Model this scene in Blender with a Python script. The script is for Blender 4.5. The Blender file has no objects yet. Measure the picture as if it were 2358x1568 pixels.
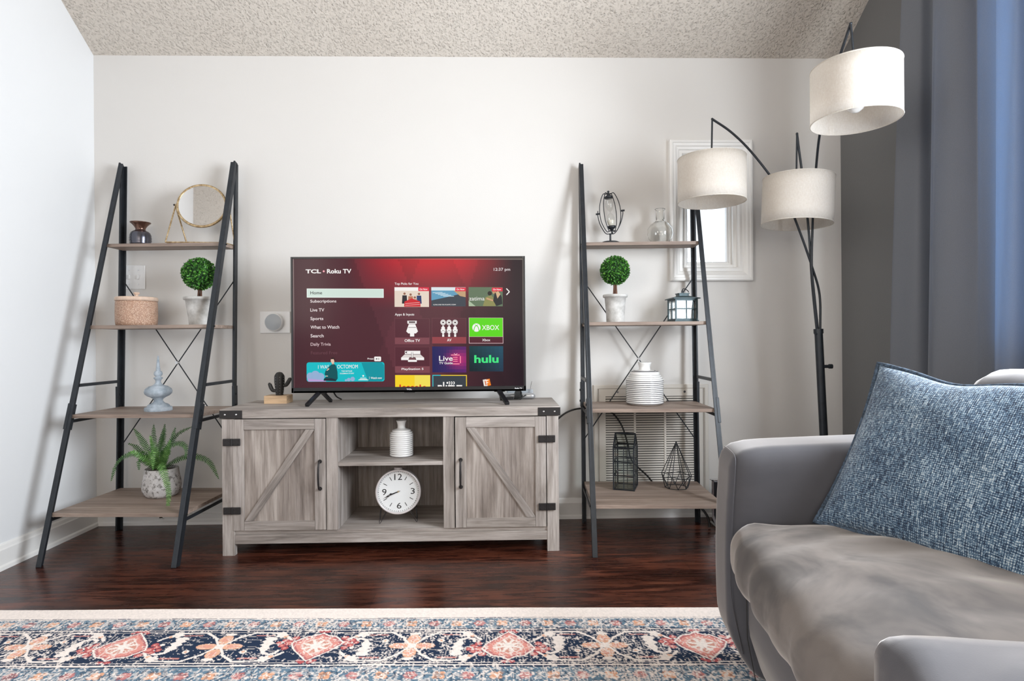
import bpy, math, random
import numpy as np
from mathutils import Vector, Matrix
random.seed(7); rng = np.random.default_rng(7)
S = bpy.context.scene
C = bpy.context.collection
PI = math.pi

# ------------------------------------------------------------------ camera
cam_d = bpy.data.cameras.new('camera'); cam = bpy.data.objects.new('camera', cam_d); C.objects.link(cam)
cam_d.sensor_width = 36.0; cam_d.sensor_fit = 'HORIZONTAL'
cam_d.lens = 36.0 * 1350.0 / 2358.0
cam_d.clip_start = 0.02
yaw, roll = 0.0251, 0.0075
Mrot = Matrix.Rotation(-yaw, 4, 'Z') @ Matrix.Rotation(PI/2, 4, 'X') @ Matrix.Rotation(-roll, 4, 'Z')
cam.matrix_world = Matrix.Translation((0, -3.038, 0.9236)) @ Mrot
S.camera = cam

# ------------------------------------------------------------------ colour management, world
S.view_settings.view_transform = 'Standard'
S.view_settings.look = 'None'
S.view_settings.gamma = 1.0
S.view_settings.use_curve_mapping = False
EXPO = 0.34
S.view_settings.exposure = EXPO
w = bpy.data.worlds.new('daylight'); S.world = w; w.use_nodes = True
bg = w.node_tree.nodes['Background']
bg.inputs[0].default_value = (0.86, 0.93, 1.0, 1); bg.inputs[1].default_value = 1.3

def area(name, loc, rot, sx, sy, power, col, spread=PI):
    l = bpy.data.lights.new(name, 'AREA'); l.shape = 'RECTANGLE'; l.size = sx; l.size_y = sy
    l.energy = power; l.color = col; l.spread = spread
    o = bpy.data.objects.new(name, l); C.objects.link(o); o.location = loc; o.rotation_euler = rot
    return o
# daylight through the big side window (right wall), the rear window and the small window
area('daylight_side_window', (1.98, -1.92, 1.60), (0, PI/2, 0), 1.5, 2.0, 185, (0.88, 0.94, 1.0))
area('daylight_rear_window', (-0.2, -6.15, 1.75), (PI/2, 0, 0), 2.4, 1.3, 26, (1.0, 0.84, 0.66))
area('daylight_left_window', (-2.1, -4.1, 1.75), (0, -PI/2, 0), 1.3, 1.3, 34, (1.0, 0.91, 0.80))

# ------------------------------------------------------------------ colour helpers
def lin(c):
    c = c/255.0
    return c/12.92 if c <= 0.04045 else ((c+0.055)/1.055)**2.4
def rgb(r, g, b): return (lin(r), lin(g), lin(b), 1.0)

# ------------------------------------------------------------------ materials
class NT:
    def __init__(s, name):
        s.m = bpy.data.materials.new(name); s.m.use_nodes = True
        s.t = s.m.node_tree; s.b = s.t.nodes['Principled BSDF']; s.out = s.t.nodes['Material Output']
    def n(s, typ, **kw):
        x = s.t.nodes.new(typ)
        for k, v in kw.items():
            if hasattr(x, k): setattr(x, k, v)
            else: x.inputs[k.replace('_', ' ')].default_value = v
        return x
    def l(s, a, b): s.t.links.new(a, b)
    def coord(s, scale=(1, 1, 1), loc=(0, 0, 0), rot=(0, 0, 0)):
        tc = s.n('ShaderNodeTexCoord'); mp = s.n('ShaderNodeMapping')
        mp.inputs['Scale'].default_value = scale; mp.inputs['Location'].default_value = loc; mp.inputs['Rotation'].default_value = rot
        s.l(tc.outputs['Object'], mp.inputs['Vector']); return mp.outputs[0]
    def noise(s, vec, scale, detail=4, rough=0.55, dist=0.0):
        x = s.n('ShaderNodeTexNoise'); x.inputs['Scale'].default_value = scale; x.inputs['Detail'].default_value = detail
        x.inputs['Roughness'].default_value = rough; x.inputs['Distortion'].default_value = dist
        s.l(vec, x.inputs['Vector']); return x.outputs['Fac']
    def ramp(s, fac, stops):
        x = s.n('ShaderNodeValToRGB'); e = x.color_ramp.elements
        while len(e) < len(stops): e.new(0.5)
        for i, (p, c) in enumerate(stops):
            e[i].position = p; e[i].color = c
        s.l(fac, x.inputs[0]); return x.outputs[0]
    def mix(s, fac, a, b, mode='MIX'):
        x = s.n('ShaderNodeMix'); x.data_type = 'RGBA'; x.blend_type = mode
        for sock, v in ((x.inputs[0], fac), (x.inputs[6], a), (x.inputs[7], b)):
            if isinstance(v, (int, float)): sock.default_value = v
            elif isinstance(v, tuple): sock.default_value = v
            else: s.l(v, sock)
        return x.outputs[2]
    def bump(s, h, strength=0.3, dist=0.002):
        x = s.n('ShaderNodeBump'); x.inputs['Strength'].default_value = strength; x.inputs['Distance'].default_value = dist
        s.l(h, x.inputs['Height']); s.l(x.outputs[0], s.b.inputs['Normal'])
    def col(s, c):
        if isinstance(c, tuple): s.b.inputs['Base Color'].default_value = c
        else: s.l(c, s.b.inputs['Base Color'])
    def rough(s, r):
        if isinstance(r, (int, float)): s.b.inputs['Roughness'].default_value = r
        else: s.l(r, s.b.inputs['Roughness'])
M = {}
def plain(name, c, rough=0.5, metal=0.0, nscale=0, var=0.12, bump=0.0, bscale=200, coat=0):
    t = NT(name)
    if nscale:
        v = t.coord(); f = t.noise(v, nscale, 5)
        a = tuple(x*(1-var) for x in c[:3])+(1,); b = tuple(min(1, x*(1+var)) for x in c[:3])+(1,)
        t.col(t.ramp(f, [(0.3, a), (0.7, b)]))
    else: t.col(c)
    t.rough(rough); t.b.inputs['Metallic'].default_value = metal
    if coat: t.b.inputs['Coat Weight'].default_value = coat
    if bump:
        v = t.coord(); t.bump(t.noise(v, bscale, 3), bump, 0.001)
    M[name] = t.m; return t.m

def wall_mat(name, c, rough=0.55, b=0.12):
    t = NT(name); v = t.coord(); f = t.noise(v, 1.3, 3)
    t.col(t.ramp(f, [(0.3, tuple(x*0.975 for x in c[:3])+(1,)), (0.7, c)])); t.rough(rough)
    t.bump(t.noise(v, 130, 4), b, 0.002); M[name] = t.m
wall_mat('paint_back', (0.72, 0.70, 0.675, 1)); wall_mat('paint_left', (0.83, 0.84, 0.85, 1)); wall_mat('paint_grey', (0.155, 0.155, 0.158, 1), 0.32, 0.2)
plain('trim_white', (0.86, 0.85, 0.83, 1), 0.35, bump=0.05, bscale=60)
def ceiling_mat():
    t = NT('popcorn_ceiling'); v = t.coord()
    vo = t.n('ShaderNodeTexVoronoi'); vo.inputs['Scale'].default_value = 95; vo.feature = 'SMOOTH_F1'
    nz = t.n('ShaderNodeTexNoise'); nz.inputs['Scale'].default_value = 45; t.l(v, nz.inputs['Vector'])
    md = t.n('ShaderNodeVectorMath'); md.operation = 'SCALE'; md.inputs['Scale'].default_value = 0.022
    ad = t.n('ShaderNodeVectorMath'); ad.operation = 'ADD'
    t.l(nz.outputs['Color'], md.inputs[0]); t.l(v, ad.inputs[0]); t.l(md.outputs[0], ad.inputs[1]); t.l(ad.outputs[0], vo.inputs['Vector'])
    f = t.noise(v, 75, 5, 0.6)
    inv = t.n('ShaderNodeMath', operation='SUBTRACT'); inv.inputs[0].default_value = 0.6; t.l(vo.outputs['Distance'], inv.inputs[1])
    mul = t.n('ShaderNodeMath', operation='MULTIPLY'); t.l(inv.outputs[0], mul.inputs[0]); t.l(t.ramp(f, [(0.42, (0, 0, 0, 1)), (0.66, (1, 1, 1, 1))]), mul.inputs[1])
    t.bump(mul.outputs[0], 1.0, 0.012)
    t.col(t.ramp(t.noise(v, 1.5, 3), [(0.3, (0.62, 0.56, 0.495, 1)), (0.7, (0.67, 0.615, 0.55, 1))])); t.rough(0.9); M['ceiling'] = t.m
ceiling_mat()
def floor_mat():
    t = NT('dark_wood_floor'); v = t.coord()
    br = t.n('ShaderNodeTexBrick'); t.l(v, br.inputs['Vector']); br.offset = 0.37
    for k, x in (('Scale', 1.0), ('Mortar Size', 0.0012), ('Mortar Smooth', 0.1), ('Bias', 0.0), ('Brick Width', 1.22), ('Row Height', 0.125)): br.inputs[k].default_value = x
    br.inputs['Color1'].default_value = (0.75, 0.75, 0.75, 1); br.inputs['Color2'].default_value = (1.1, 1.1, 1.1, 1); br.inputs['Mortar'].default_value = (0.25, 0.25, 0.25, 1)
    v2 = t.coord((1.6, 16, 1)); f = t.noise(v2, 2.2, 9, 0.62, 1.2)
    v3 = t.coord((2.0, 5, 1)); g = t.noise(v3, 2.0, 4, 0.5, 0.5)
    c = t.ramp(f, [(0.30, (0.012, 0.005, 0.004, 1)), (0.47, (0.050, 0.014, 0.008, 1)), (0.6, (0.11, 0.034, 0.018, 1)), (0.78, (0.20, 0.078, 0.043, 1))])
    c2 = t.mix(1.0, c, t.ramp(g, [(0.3, (0.55, 0.5, 0.5, 1)), (0.7, (1.35, 1.25, 1.2, 1))]), 'MULTIPLY')
    t.col(t.mix(1.0, c2, br.outputs['Color'], 'MULTIPLY'))
    t.rough(t.ramp(f, [(0.3, (0.22,)*3+(1,)), (0.7, (0.34,)*3+(1,))])); t.bump(f, 0.12, 0.002); M['floor'] = t.m
floor_mat()
def wood(name, axis, stops, fine=1.0, rough=0.55, seed=0.0):
    t = NT(name)
    sc = {'x': (1.0, 11, 11), 'z': (11, 11, 1.0), 'y': (11, 1.0, 11)}[axis]
    v = t.coord(sc, (seed, seed*2, seed*3)); f = t.noise(v, 1.6, 8, 0.6, 0.8)
    sf = tuple(x*(4 if x > 1 else 2.2) for x in sc)
    v2 = t.coord(sf, (seed,)*3); g = t.noise(v2, 2.5*fine, 6, 0.65, 0.3)
    v3 = t.coord(tuple(x*0.25 for x in sc)); h = t.noise(v3, 3.0, 3, 0.5, 0.3)
    c = t.ramp(f, stops)
    c = t.mix(0.55, c, t.ramp(g, [(0.35, (0.45, 0.42, 0.40, 1)), (0.55, (1.0, 1.0, 1.0, 1)), (0.75, (1.2, 1.2, 1.2, 1))]), 'MULTIPLY')
    c = t.mix(0.6, c, t.ramp(h, [(0.35, (0.78, 0.76, 0.76, 1)), (0.65, (1.15, 1.13, 1.10, 1))]), 'MULTIPLY')
    t.col(c); t.rough(rough); t.bump(g, 0.18, 0.001); M[name] = t.m
GO = [(0.26, (0.13, 0.11, 0.10, 1)), (0.42, (0.31, 0.275, 0.25, 1)), (0.58, (0.43, 0.39, 0.365, 1)), (0.76, (0.60, 0.565, 0.54, 1))]
wood('grey_oak_x', 'x', GO); wood('grey_oak_z', 'z', GO, seed=1.7); wood('grey_oak_x2', 'x', GO, seed=4.1); wood('grey_oak_z2', 'z', GO, seed=7.7)
PN = [(0.28, (0.13, 0.105, 0.09, 1)), (0.45, (0.27, 0.23, 0.205, 1)), (0.62, (0.40, 0.355, 0.325, 1)), (0.8, (0.50, 0.45, 0.41, 1))]
wood('grey_oak_panel', 'z', PN, seed=3.3); wood('shelf_board', 'x', [(0.25, (0.20, 0.145, 0.115, 1)), (0.5, (0.32, 0.245, 0.20, 1)), (0.75, (0.43, 0.345, 0.295, 1))], seed=2.0)
wood('light_block', 'x', [(0.2, (0.50, 0.33, 0.19, 1)), (0.8, (0.68, 0.49, 0.31, 1))], seed=5)
plain('black_metal', (0.022, 0.026, 0.032, 1), 0.38, 0.3, nscale=30, var=0.2)
plain('iron', (0.03, 0.027, 0.027, 1), 0.5, 0.5, bump=0.25, bscale=300)
plain('steel', (0.62, 0.62, 0.63, 1), 0.25, 1.0)
plain('silver_plastic', (0.5, 0.51, 0.53, 1), 0.28, 0.7)
plain('black_plastic', (0.010, 0.010, 0.012, 1), 0.25)
plain('black_gloss', (0.008, 0.008, 0.010, 1), 0.32)
plain('white_plastic', (0.82, 0.82, 0.82, 1), 0.3)
plain('grey_plastic', (0.42, 0.45, 0.48, 1), 0.35)
plain('beige_metal', (0.72, 0.68, 0.62, 1), 0.4, nscale=3, var=0.04)
plain('dark_recess', (0.03, 0.028, 0.026, 1), 0.8)
plain('white_glaze', (0.83, 0.82, 0.80, 1), 0.22, coat=0.4)
plain('grey_glaze', (0.33, 0.32, 0.33, 1), 0.3)
plain('black_glaze', (0.05, 0.05, 0.06, 1), 0.35)
plain('lilac_metal', (0.62, 0.58, 0.58, 1), 0.3, 0.2)
plain('cactus_black', (0.028, 0.027, 0.026, 1), 0.5, nscale=40, var=0.3)
plain('bark', (0.15, 0.07, 0.045, 1), 0.8, nscale=60, var=0.4)
def leafy(name, stops, rough=0.45):
    t = NT(name); g_ = t.n('ShaderNodeNewGeometry'); t.col(t.ramp(g_.outputs['Random Per Island'], stops)); t.rough(rough); M[name] = t.m
leafy('leaf_dark', [(0.0, (0.018, 0.085, 0.012, 1)), (0.5, (0.045, 0.19, 0.022, 1)), (0.85, (0.085, 0.30, 0.035, 1)), (1.0, (0.20, 0.50, 0.07, 1))])
plain('moss', (0.01, 0.045, 0.008, 1), 0.9, nscale=60, var=0.5)
leafy('fern_green', [(0.0, (0.030, 0.10, 0.022, 1)), (0.6, (0.055, 0.16, 0.035, 1)), (1.0, (0.10, 0.24, 0.06, 1))], 0.5)
leafy('fern_bright', [(0.0, (0.075, 0.20, 0.04, 1)), (0.6, (0.13, 0.30, 0.07, 1)), (1.0, (0.22, 0.42, 0.12, 1))], 0.5)
plain('soil', (0.05, 0.03, 0.02, 1), 0.9, nscale=80, var=0.5)
plain('sand', (0.72, 0.70, 0.62, 1), 0.9)
plain('bulb', (0.9, 0.88, 0.85, 1), 0.2)
plain('cord_black', (0.012, 0.011, 0.010, 1), 0.5)
plain('candle', (0.78, 0.77, 0.70, 1), 0.5)
def glass_mat(name, c, rough=0.0, ior=1.45, thin=0.0):
    t = NT(name)
    if thin:
        tr = t.n('ShaderNodeBsdfTransparent'); tr.inputs[0].default_value = c
        gl = t.n('ShaderNodeBsdfGlossy'); gl.inputs['Roughness'].default_value = 0.03
        lw_n = t.n('ShaderNodeLayerWeight'); lw_n.inputs['Blend'].default_value = 0.5
        pw = t.n('ShaderNodeMath', operation='POWER'); pw.inputs[1].default_value = 4.0; t.l(lw_n.outputs['Facing'], pw.inputs[0])
        ad = t.n('ShaderNodeMath', operation='MULTIPLY_ADD'); ad.inputs[1].default_value = 0.45; ad.inputs[2].default_value = thin; t.l(pw.outputs[0], ad.inputs[0])
        mx = t.n('ShaderNodeMixShader'); t.l(ad.outputs[0], mx.inputs[0]); t.l(tr.outputs[0], mx.inputs[1]); t.l(gl.outputs[0], mx.inputs[2])
        t.l(mx.outputs[0], t.out.inputs[0])
    else:
        t.b.inputs['Transmission Weight'].default_value = 1; t.b.inputs['IOR'].default_value = ior; t.col(c); t.rough(rough)
    M[name] = t.m
glass_mat('pane_glass', (0.97, 0.98, 0.98, 1), thin=0.03); glass_mat('tinted_glass', (0.86, 0.885, 0.87, 1), thin=0.04); glass_mat('clear_glass', (0.94, 0.94, 0.93, 1), thin=0.06); glass_mat('solid_glass', (0.97, 0.97, 0.955, 1), ior=1.42)
def mirror_mat():
    t = NT('mirror'); t.col((0.9, 0.9, 0.9, 1)); t.b.inputs['Metallic'].default_value = 1; t.rough(0.02); M['mirror'] = t.m
mirror_mat()
def brass():
    t = NT('antique_brass'); v = t.coord(); f = t.noise(v, 90, 5)
    t.col(t.ramp(f, [(0.35, (0.30, 0.20, 0.10, 1)), (0.65, (0.62, 0.48, 0.29, 1))])); t.b.inputs['Metallic'].default_value = 0.7; t.rough(0.38); M['brass'] = t.m
brass()
def vase_metal():
    t = NT('bronze_pewter'); tc = t.n('ShaderNodeTexCoord'); sx = t.n('ShaderNodeSeparateXYZ'); t.l(tc.outputs['Object'], sx.inputs[0])
    mr = t.n('ShaderNodeMapRange'); mr.inputs[1].default_value = 0.06; mr.inputs[2].default_value = 0.085; t.l(sx.outputs[2], mr.inputs[0])
    t.col(t.mix(mr.outputs[0], (0.10, 0.10, 0.12, 1), (0.17, 0.095, 0.07, 1))); t.b.inputs['Metallic'].default_value = 0.85; t.rough(0.24)
    v = t.coord((1, 1, 1)); t.bump(t.noise(v, 30, 2), 0.2, 0.001); M['bronze'] = t.m
vase_metal()
def concrete(name, a, b, scale=30, dark=None):
    t = NT(name); v = t.coord(); f = t.noise(v, scale, 7, 0.65)
    c = t.ramp(f, [(0.35, a), (0.65, b)])
    if dark:
        g = t.noise(v, scale*1.6, 5, 0.7); c = t.mix(t.ramp(g, [(0.52, (0, 0, 0, 1)), (0.60, (1, 1, 1, 1))]), c, dark)
    t.col(c); t.rough(0.85); t.bump(f, 0.3, 0.002); M[name] = t.m
concrete('pale_concrete', (0.42, 0.41, 0.39, 1), (0.66, 0.65, 0.63, 1), 25)
concrete('speckled_stone', (0.50, 0.48, 0.47, 1), (0.68, 0.66, 0.66, 1), 38, (0.20, 0.185, 0.175, 1))
concrete('grey_blue_wood', (0.26, 0.31, 0.36, 1), (0.48, 0.54, 0.60, 1), 28)
def pebbled():
    t = NT('pebbled_terracotta'); v = t.coord()
    vo = t.n('ShaderNodeTexVoronoi'); vo.inputs['Scale'].default_value = 190; t.l(v, vo.inputs['Vector'])
    f = t.noise(v, 25, 5)
    c = t.ramp(vo.outputs['Distance'], [(0.1, (0.76, 0.57, 0.44, 1)), (0.55, (0.44, 0.27, 0.19, 1))])
    t.col(t.mix(0.6, c, t.ramp(f, [(0.3, (0.8, 0.75, 0.72, 1)), (0.7, (1.15, 1.12, 1.08, 1))]), 'MULTIPLY')); t.rough(0.4)
    inv = t.n('ShaderNodeMath', operation='SUBTRACT'); inv.inputs[0].default_value = 1; t.l(vo.outputs['Distance'], inv.inputs[1])
    t.bump(inv.outputs[0], 0.7, 0.003); M['pebbled'] = t.m
pebbled(); plain('lid_terracotta', (0.66, 0.49, 0.38, 1), 0.45, nscale=40, var=0.15, bump=0.3, bscale=90)
def linen():
    t = NT('linen_shade'); a = t.coord((1, 1, 6)); b_ = t.coord((5, 5, 1))
    f = t.noise(a, 120, 3); g = t.noise(b_, 80, 3)
    m = t.n('ShaderNodeMath', operation='ADD'); t.l(f, m.inputs[0]); t.l(g, m.inputs[1])
    c = t.ramp(m.outputs[0], [(0.35, (0.82, 0.765, 0.70, 1)), (0.65, (0.93, 0.895, 0.845, 1))])
    mm = t.n('ShaderNodeMath', operation='MULTIPLY'); mm.inputs[1].default_value = 0.5; t.l(m.outputs[0], mm.inputs[0])
    t.l(mm.outputs[0], c.node.inputs[0])
    t.col(c); t.rough(0.9)
    tl = t.n('ShaderNodeBsdfTranslucent'); t.l(c, tl.inputs[0])
    mx = t.n('ShaderNodeMixShader'); mx.inputs[0].default_value = 0.5; t.l(t.b.outputs[0], mx.inputs[1]); t.l(tl.outputs[0], mx.inputs[2]); t.l(mx.outputs[0], t.out.inputs[0])
    t.bump(mm.outputs[0], 0.15, 0.001); M['linen'] = t.m
linen()
def curtain_mat():
    t = NT('slate_satin_curtain'); v = t.coord(); f = t.noise(v, 400, 2)
    c = t.ramp(f, [(0.3, (0.19, 0.20, 0.225, 1)), (0.7, (0.225, 0.237, 0.265, 1))]); t.col(c); t.rough(0.5)
    t.b.inputs['Sheen Weight'].default_value = 0.4; t.b.inputs['Sheen Roughness'].default_value = 0.4
    tl = t.n('ShaderNodeBsdfTranslucent'); tl.inputs[0].default_value = (0.18, 0.265, 0.38, 1)
    mx = t.n('ShaderNodeMixShader'); mx.inputs[0].default_value = 0.35; t.l(t.b.outputs[0], mx.inputs[1]); t.l(tl.outputs[0], mx.inputs[2]); t.l(mx.outputs[0], t.out.inputs[0])
    t.bump(f, 0.1, 0.0005); M['curtain'] = t.m
curtain_mat()
def velvet(name, a, b, sc=5, lo=1.0, hi=1.0):
    t = NT(name); v = t.coord(); f = t.noise(v, sc, 4, 0.55, 0.6); g = t.noise(v, 500, 2)
    t.col(t.ramp(f, [(0.34, a), (0.56, b)])); t.rough(0.8)
    t.b.inputs['Specular IOR Level'].default_value = 0.2
    t.l(t.ramp(f, [(0.38, (lo, lo, lo, 1)), (0.54, (hi, hi, hi, 1))]), t.b.inputs['Sheen Weight'])
    t.b.inputs['Sheen Roughness'].default_value = 0.33; t.b.inputs['Sheen Tint'].default_value = (1.0, 0.94, 0.90, 1)
    t.bump(g, 0.12, 0.0008); M[name] = t.m
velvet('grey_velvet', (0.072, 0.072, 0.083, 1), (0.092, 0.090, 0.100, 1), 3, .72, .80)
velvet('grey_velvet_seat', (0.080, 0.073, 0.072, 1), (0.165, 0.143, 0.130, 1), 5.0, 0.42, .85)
def tweed():
    t = NT('blue_tweed')
    a = t.noise(t.coord((150, 330, 1)), 1.0, 2, 0.5); b_ = t.noise(t.coord((340, 50, 1), (3, 1, 0)), 1.0, 2, 0.5)
    wx = t.n('ShaderNodeTexWave'); wx.bands_direction = 'X'; wx.inputs['Scale'].default_value = 84; wx.inputs['Distortion'].default_value = 2.6; wx.inputs['Detail'].default_value = 1; t.l(t.coord(), wx.inputs['Vector'])
    wy = t.n('ShaderNodeTexWave'); wy.bands_direction = 'Y'; wy.inputs['Scale'].default_value = 66; wy.inputs['Distortion'].default_value = 3.2; wy.inputs['Detail'].default_value = 1; t.l(t.coord(), wy.inputs['Vector'])
    h = t.n('ShaderNodeMath', operation='MULTIPLY'); t.l(wx.outputs['Fac'], h.inputs[0]); t.l(wy.outputs['Fac'], h.inputs[1])
    s1 = t.n('ShaderNodeMath', operation='ADD'); t.l(a, s1.inputs[0]); t.l(b_, s1.inputs[1])
    s2 = t.n('ShaderNodeMath', operation='MULTIPLY_ADD'); t.l(h.outputs[0], s2.inputs[0]); s2.inputs[1].default_value = 0.38; t.l(s1.outputs[0], s2.inputs[2])
    big = t.noise(t.coord((14, 7, 1)), 1.0, 3, 0.6)
    s25 = t.n('ShaderNodeMath', operation='MULTIPLY_ADD'); t.l(big, s25.inputs[0]); s25.inputs[1].default_value = 0.45; t.l(s2.outputs[0], s25.inputs[2])
    s3 = t.n('ShaderNodeMath', operation='MULTIPLY'); s3.inputs[1].default_value = 0.5; t.l(s25.outputs[0], s3.inputs[0])
    c = t.ramp(s3.outputs[0], [(0.54, (0.010, 0.022, 0.050, 1)), (0.64, (0.045, 0.090, 0.155, 1)), (0.72, (0.15, 0.23, 0.31, 1)), (0.84, (0.50, 0.56, 0.60, 1))])
    t.col(c); t.rough(0.9); t.bump(s3.outputs[0], 0.8, 0.003); t.b.inputs['Sheen Weight'].default_value = 0.2; M['tweed'] = t.m
tweed(); plain('tweed_piping', (0.05, 0.075, 0.11, 1), 0.9, nscale=150, var=0.7, bump=0.5, bscale=300)
def vcol(name, emit=False, rough=0.9):
    t = NT(name); a = t.n('ShaderNodeVertexColor'); a.layer_name = 'Col'
    if emit:
        t.col((0.004, 0.004, 0.005, 1)); t.rough(0.16); t.b.inputs['Specular IOR Level'].default_value = 0.10
        t.l(a.outputs[0], t.b.inputs['Emission Color']); t.b.inputs['Emission Strength'].default_value = 0.95/(2**EXPO)
    else:
        t.col(a.outputs[0]); t.rough(rough); v = t.coord(); t.bump(t.noise(v, 350, 2), 0.3, 0.002)
    M[name] = t.m
vcol('screen_pixels', True); vcol('rug_print')
def screen_mat():
    t = NT('screen_background'); tc = t.n('ShaderNodeTexCoord'); sx = t.n('ShaderNodeSeparateXYZ'); t.l(tc.outputs['Object'], sx.inputs[0])
    # glow band along the top of the menu (picture shown by the panel)
    mz = t.n('ShaderNodeMapRange'); mz.inputs[1].default_value = 0.40; mz.inputs[2].default_value = 0.60; t.l(sx.outputs[2], mz.inputs[0])
    mx_ = t.n('ShaderNodeMapRange'); mx_.inputs[1].default_value = -0.50; mx_.inputs[2].default_value = 0.10; t.l(sx.outputs[0], mx_.inputs[0])
    mx2 = t.n('ShaderNodeMapRange'); mx2.inputs[1].default_value = 0.45; mx2.inputs[2].default_value = 0.15; t.l(sx.outputs[0], mx2.inputs[0])
    p = t.n('ShaderNodeMath', operation='MULTIPLY'); t.l(mz.outputs[0], p.inputs[0]); t.l(mx_.outputs[0], p.inputs[1])
    p2 = t.n('ShaderNodeMath', operation='MULTIPLY'); t.l(p.outputs[0], p2.inputs[0]); t.l(mx2.outputs[0], p2.inputs[1])
    mr = t.n('ShaderNodeMapRange'); mr.inputs[1].default_value = 0.15; mr.inputs[2].default_value = 0.54; t.l(sx.outputs[0], mr.inputs[0])
    basec = t.mix(mr.outputs[0], rgb(84, 42, 50), rgb(34, 18, 24))
    c = t.mix(p2.outputs[0], basec, rgb(190, 28, 38))
    t.col((0.004, 0.004, 0.005, 1)); t.rough(0.16); t.l(c, t.b.inputs['Emission Color']); t.b.inputs['Emission Strength'].default_value = 0.85/(2**EXPO); M['screen_bg'] = t.m
screen_mat()

# ------------------------------------------------------------------ mesh builder
class MB:
    def __init__(s): s.v = []; s.f = []; s.sm = []; s.c = []
    def add(s, vs, fs, smooth=False, col=None):
        b = len(s.v); s.v += [tuple(map(float, p)) for p in vs]
        for f in fs: s.f.append(tuple(i+b for i in f)); s.sm.append(smooth); s.c.append(col)
    def box(s, x0, x1, y0, y1, z0, z1):
        s.add([(x0,y0,z0),(x1,y0,z0),(x1,y1,z0),(x0,y1,z0),(x0,y0,z1),(x1,y0,z1),(x1,y1,z1),(x0,y1,z1)],
              [(0,3,2,1),(4,5,6,7),(0,1,5,4),(1,2,6,5),(2,3,7,6),(3,0,4,7)]); return s
    def bar(s, p, q, w, d, side=(1,0,0)):
        p, q = Vector(p), Vector(q); a = (q-p).normalized(); x = Vector(side); x = (x-a*x.dot(a)).normalized(); y = a.cross(x)
        vs = [b+x*i*w/2+y*j*d/2 for b in (p, q) for i, j in ((-1,-1),(1,-1),(1,1),(-1,1))]
        s.add(vs, [(0,3,2,1),(4,5,6,7),(0,1,5,4),(1,2,6,5),(2,3,7,6),(3,0,4,7)]); return s
    def cyl(s, p, q, r0, r1=None, n=16, caps=True):
        r1 = r0 if r1 is None else r1
        p, q = Vector(p), Vector(q); a = (q-p).normalized(); x = a.orthogonal().normalized(); y = a.cross(x)
        vs = []
        for b, r in ((p, r0), (q, r1)):
            for i in range(n): t = 2*PI*i/n; vs.append(b+x*r*math.cos(t)+y*r*math.sin(t))
        s.add(vs, [(i, (i+1)%n, n+(i+1)%n, n+i) for i in range(n)], True)
        if caps: s.add(vs, [tuple(range(n-1, -1, -1)), tuple(range(n, 2*n))])
        return s
    def tube(s, pts, r, n=8, closed=False, smooth_path=0):
        P = [Vector(p) for p in pts]
        if smooth_path: P = spline(P, smooth_path)
        R = r if isinstance(r, (list, tuple)) else [r]*len(P)
        if len(R) != len(P): R = [R[min(len(R)-1, int(i*len(R)/len(P)))] for i in range(len(P))]
        m = len(P); vs = []; ref = None
        for i in range(m):
            a = (P[(i+1)%m]-P[i-1]) if closed else (P[min(i+1, m-1)]-P[max(i-1, 0)]); a.normalize()
            if ref is None: ref = a.orthogonal().normalized()
            x = (ref-a*ref.dot(a))
            x = x.normalized() if x.length > 1e-5 else a.orthogonal().normalized(); ref = x; y = a.cross(x)
            for k in range(n): t = 2*PI*k/n; vs.append(P[i]+(x*math.cos(t)+y*math.sin(t))*R[i])
        fs = []
        for i in range(m if closed else m-1):
            j = (i+1)%m
            for k in range(n): fs.append((i*n+k, i*n+(k+1)%n, j*n+(k+1)%n, j*n+k))
        s.add(vs, fs, True)
        if not closed: s.add(vs, [tuple(range(n-1, -1, -1)), tuple(range((m-1)*n, m*n))])
        return s
    def lathe(s, prof, n=32, c=(0,0,0), cap=True, mod=None):
        vs = []
        for j, (r, z) in enumerate(prof):
            for i in range(n):
                t = 2*PI*i/n; rr = r*(mod(t, z) if mod else 1); vs.append((c[0]+rr*math.cos(t), c[1]+rr*math.sin(t), c[2]+z))
        fs = [(j*n+i, j*n+(i+1)%n, (j+1)*n+(i+1)%n, (j+1)*n+i) for j in range(len(prof)-1) for i in range(n)]
        s.add(vs, fs, True)
        if cap:
            if prof[0][0] > 1e-4: s.add(vs[:n], [tuple(range(n-1, -1, -1))])
            if prof[-1][0] > 1e-4: s.add(vs[-n:], [tuple(range(n))])
        return s
    def sphere(s, c, r, n=16, sq=(1,1,1)):
        pr = [(math.sin(PI*j/n), -math.cos(PI*j/n)) for j in range(n+1)]
        m = MB(); m.lathe([(max(a, 1e-5), b) for a, b in pr], n*2, cap=False)
        s.add([(c[0]+x*r*sq[0], c[1]+y*r*sq[1], c[2]+z*r*sq[2]) for x, y, z in m.v], m.f, True); return s
    def prism(s, poly, y0, y1):           # polygon in x,z pushed along y
        n = len(poly)
        vs = [(x, y0, z) for x, z in poly]+[(x, y1, z) for x, z in poly]
        s.add(vs, [tuple(range(n)), tuple(range(2*n-1, n-1, -1))]+[(i, n+i, n+(i+1)%n, (i+1)%n) for i in range(n)]); return s
    def flat(s, poly, y, col):            # flat face (x,z) facing -y
        s.add([(x, y, z) for x, z in poly], [tuple(range(len(poly)))], False, col); return s
    def xf(s, mat):
        s.v = [tuple(mat @ Vector(p)) for p in s.v]; return s
    def deform(s, fn): s.v = [tuple(fn(*p)) for p in s.v]; return s
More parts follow.
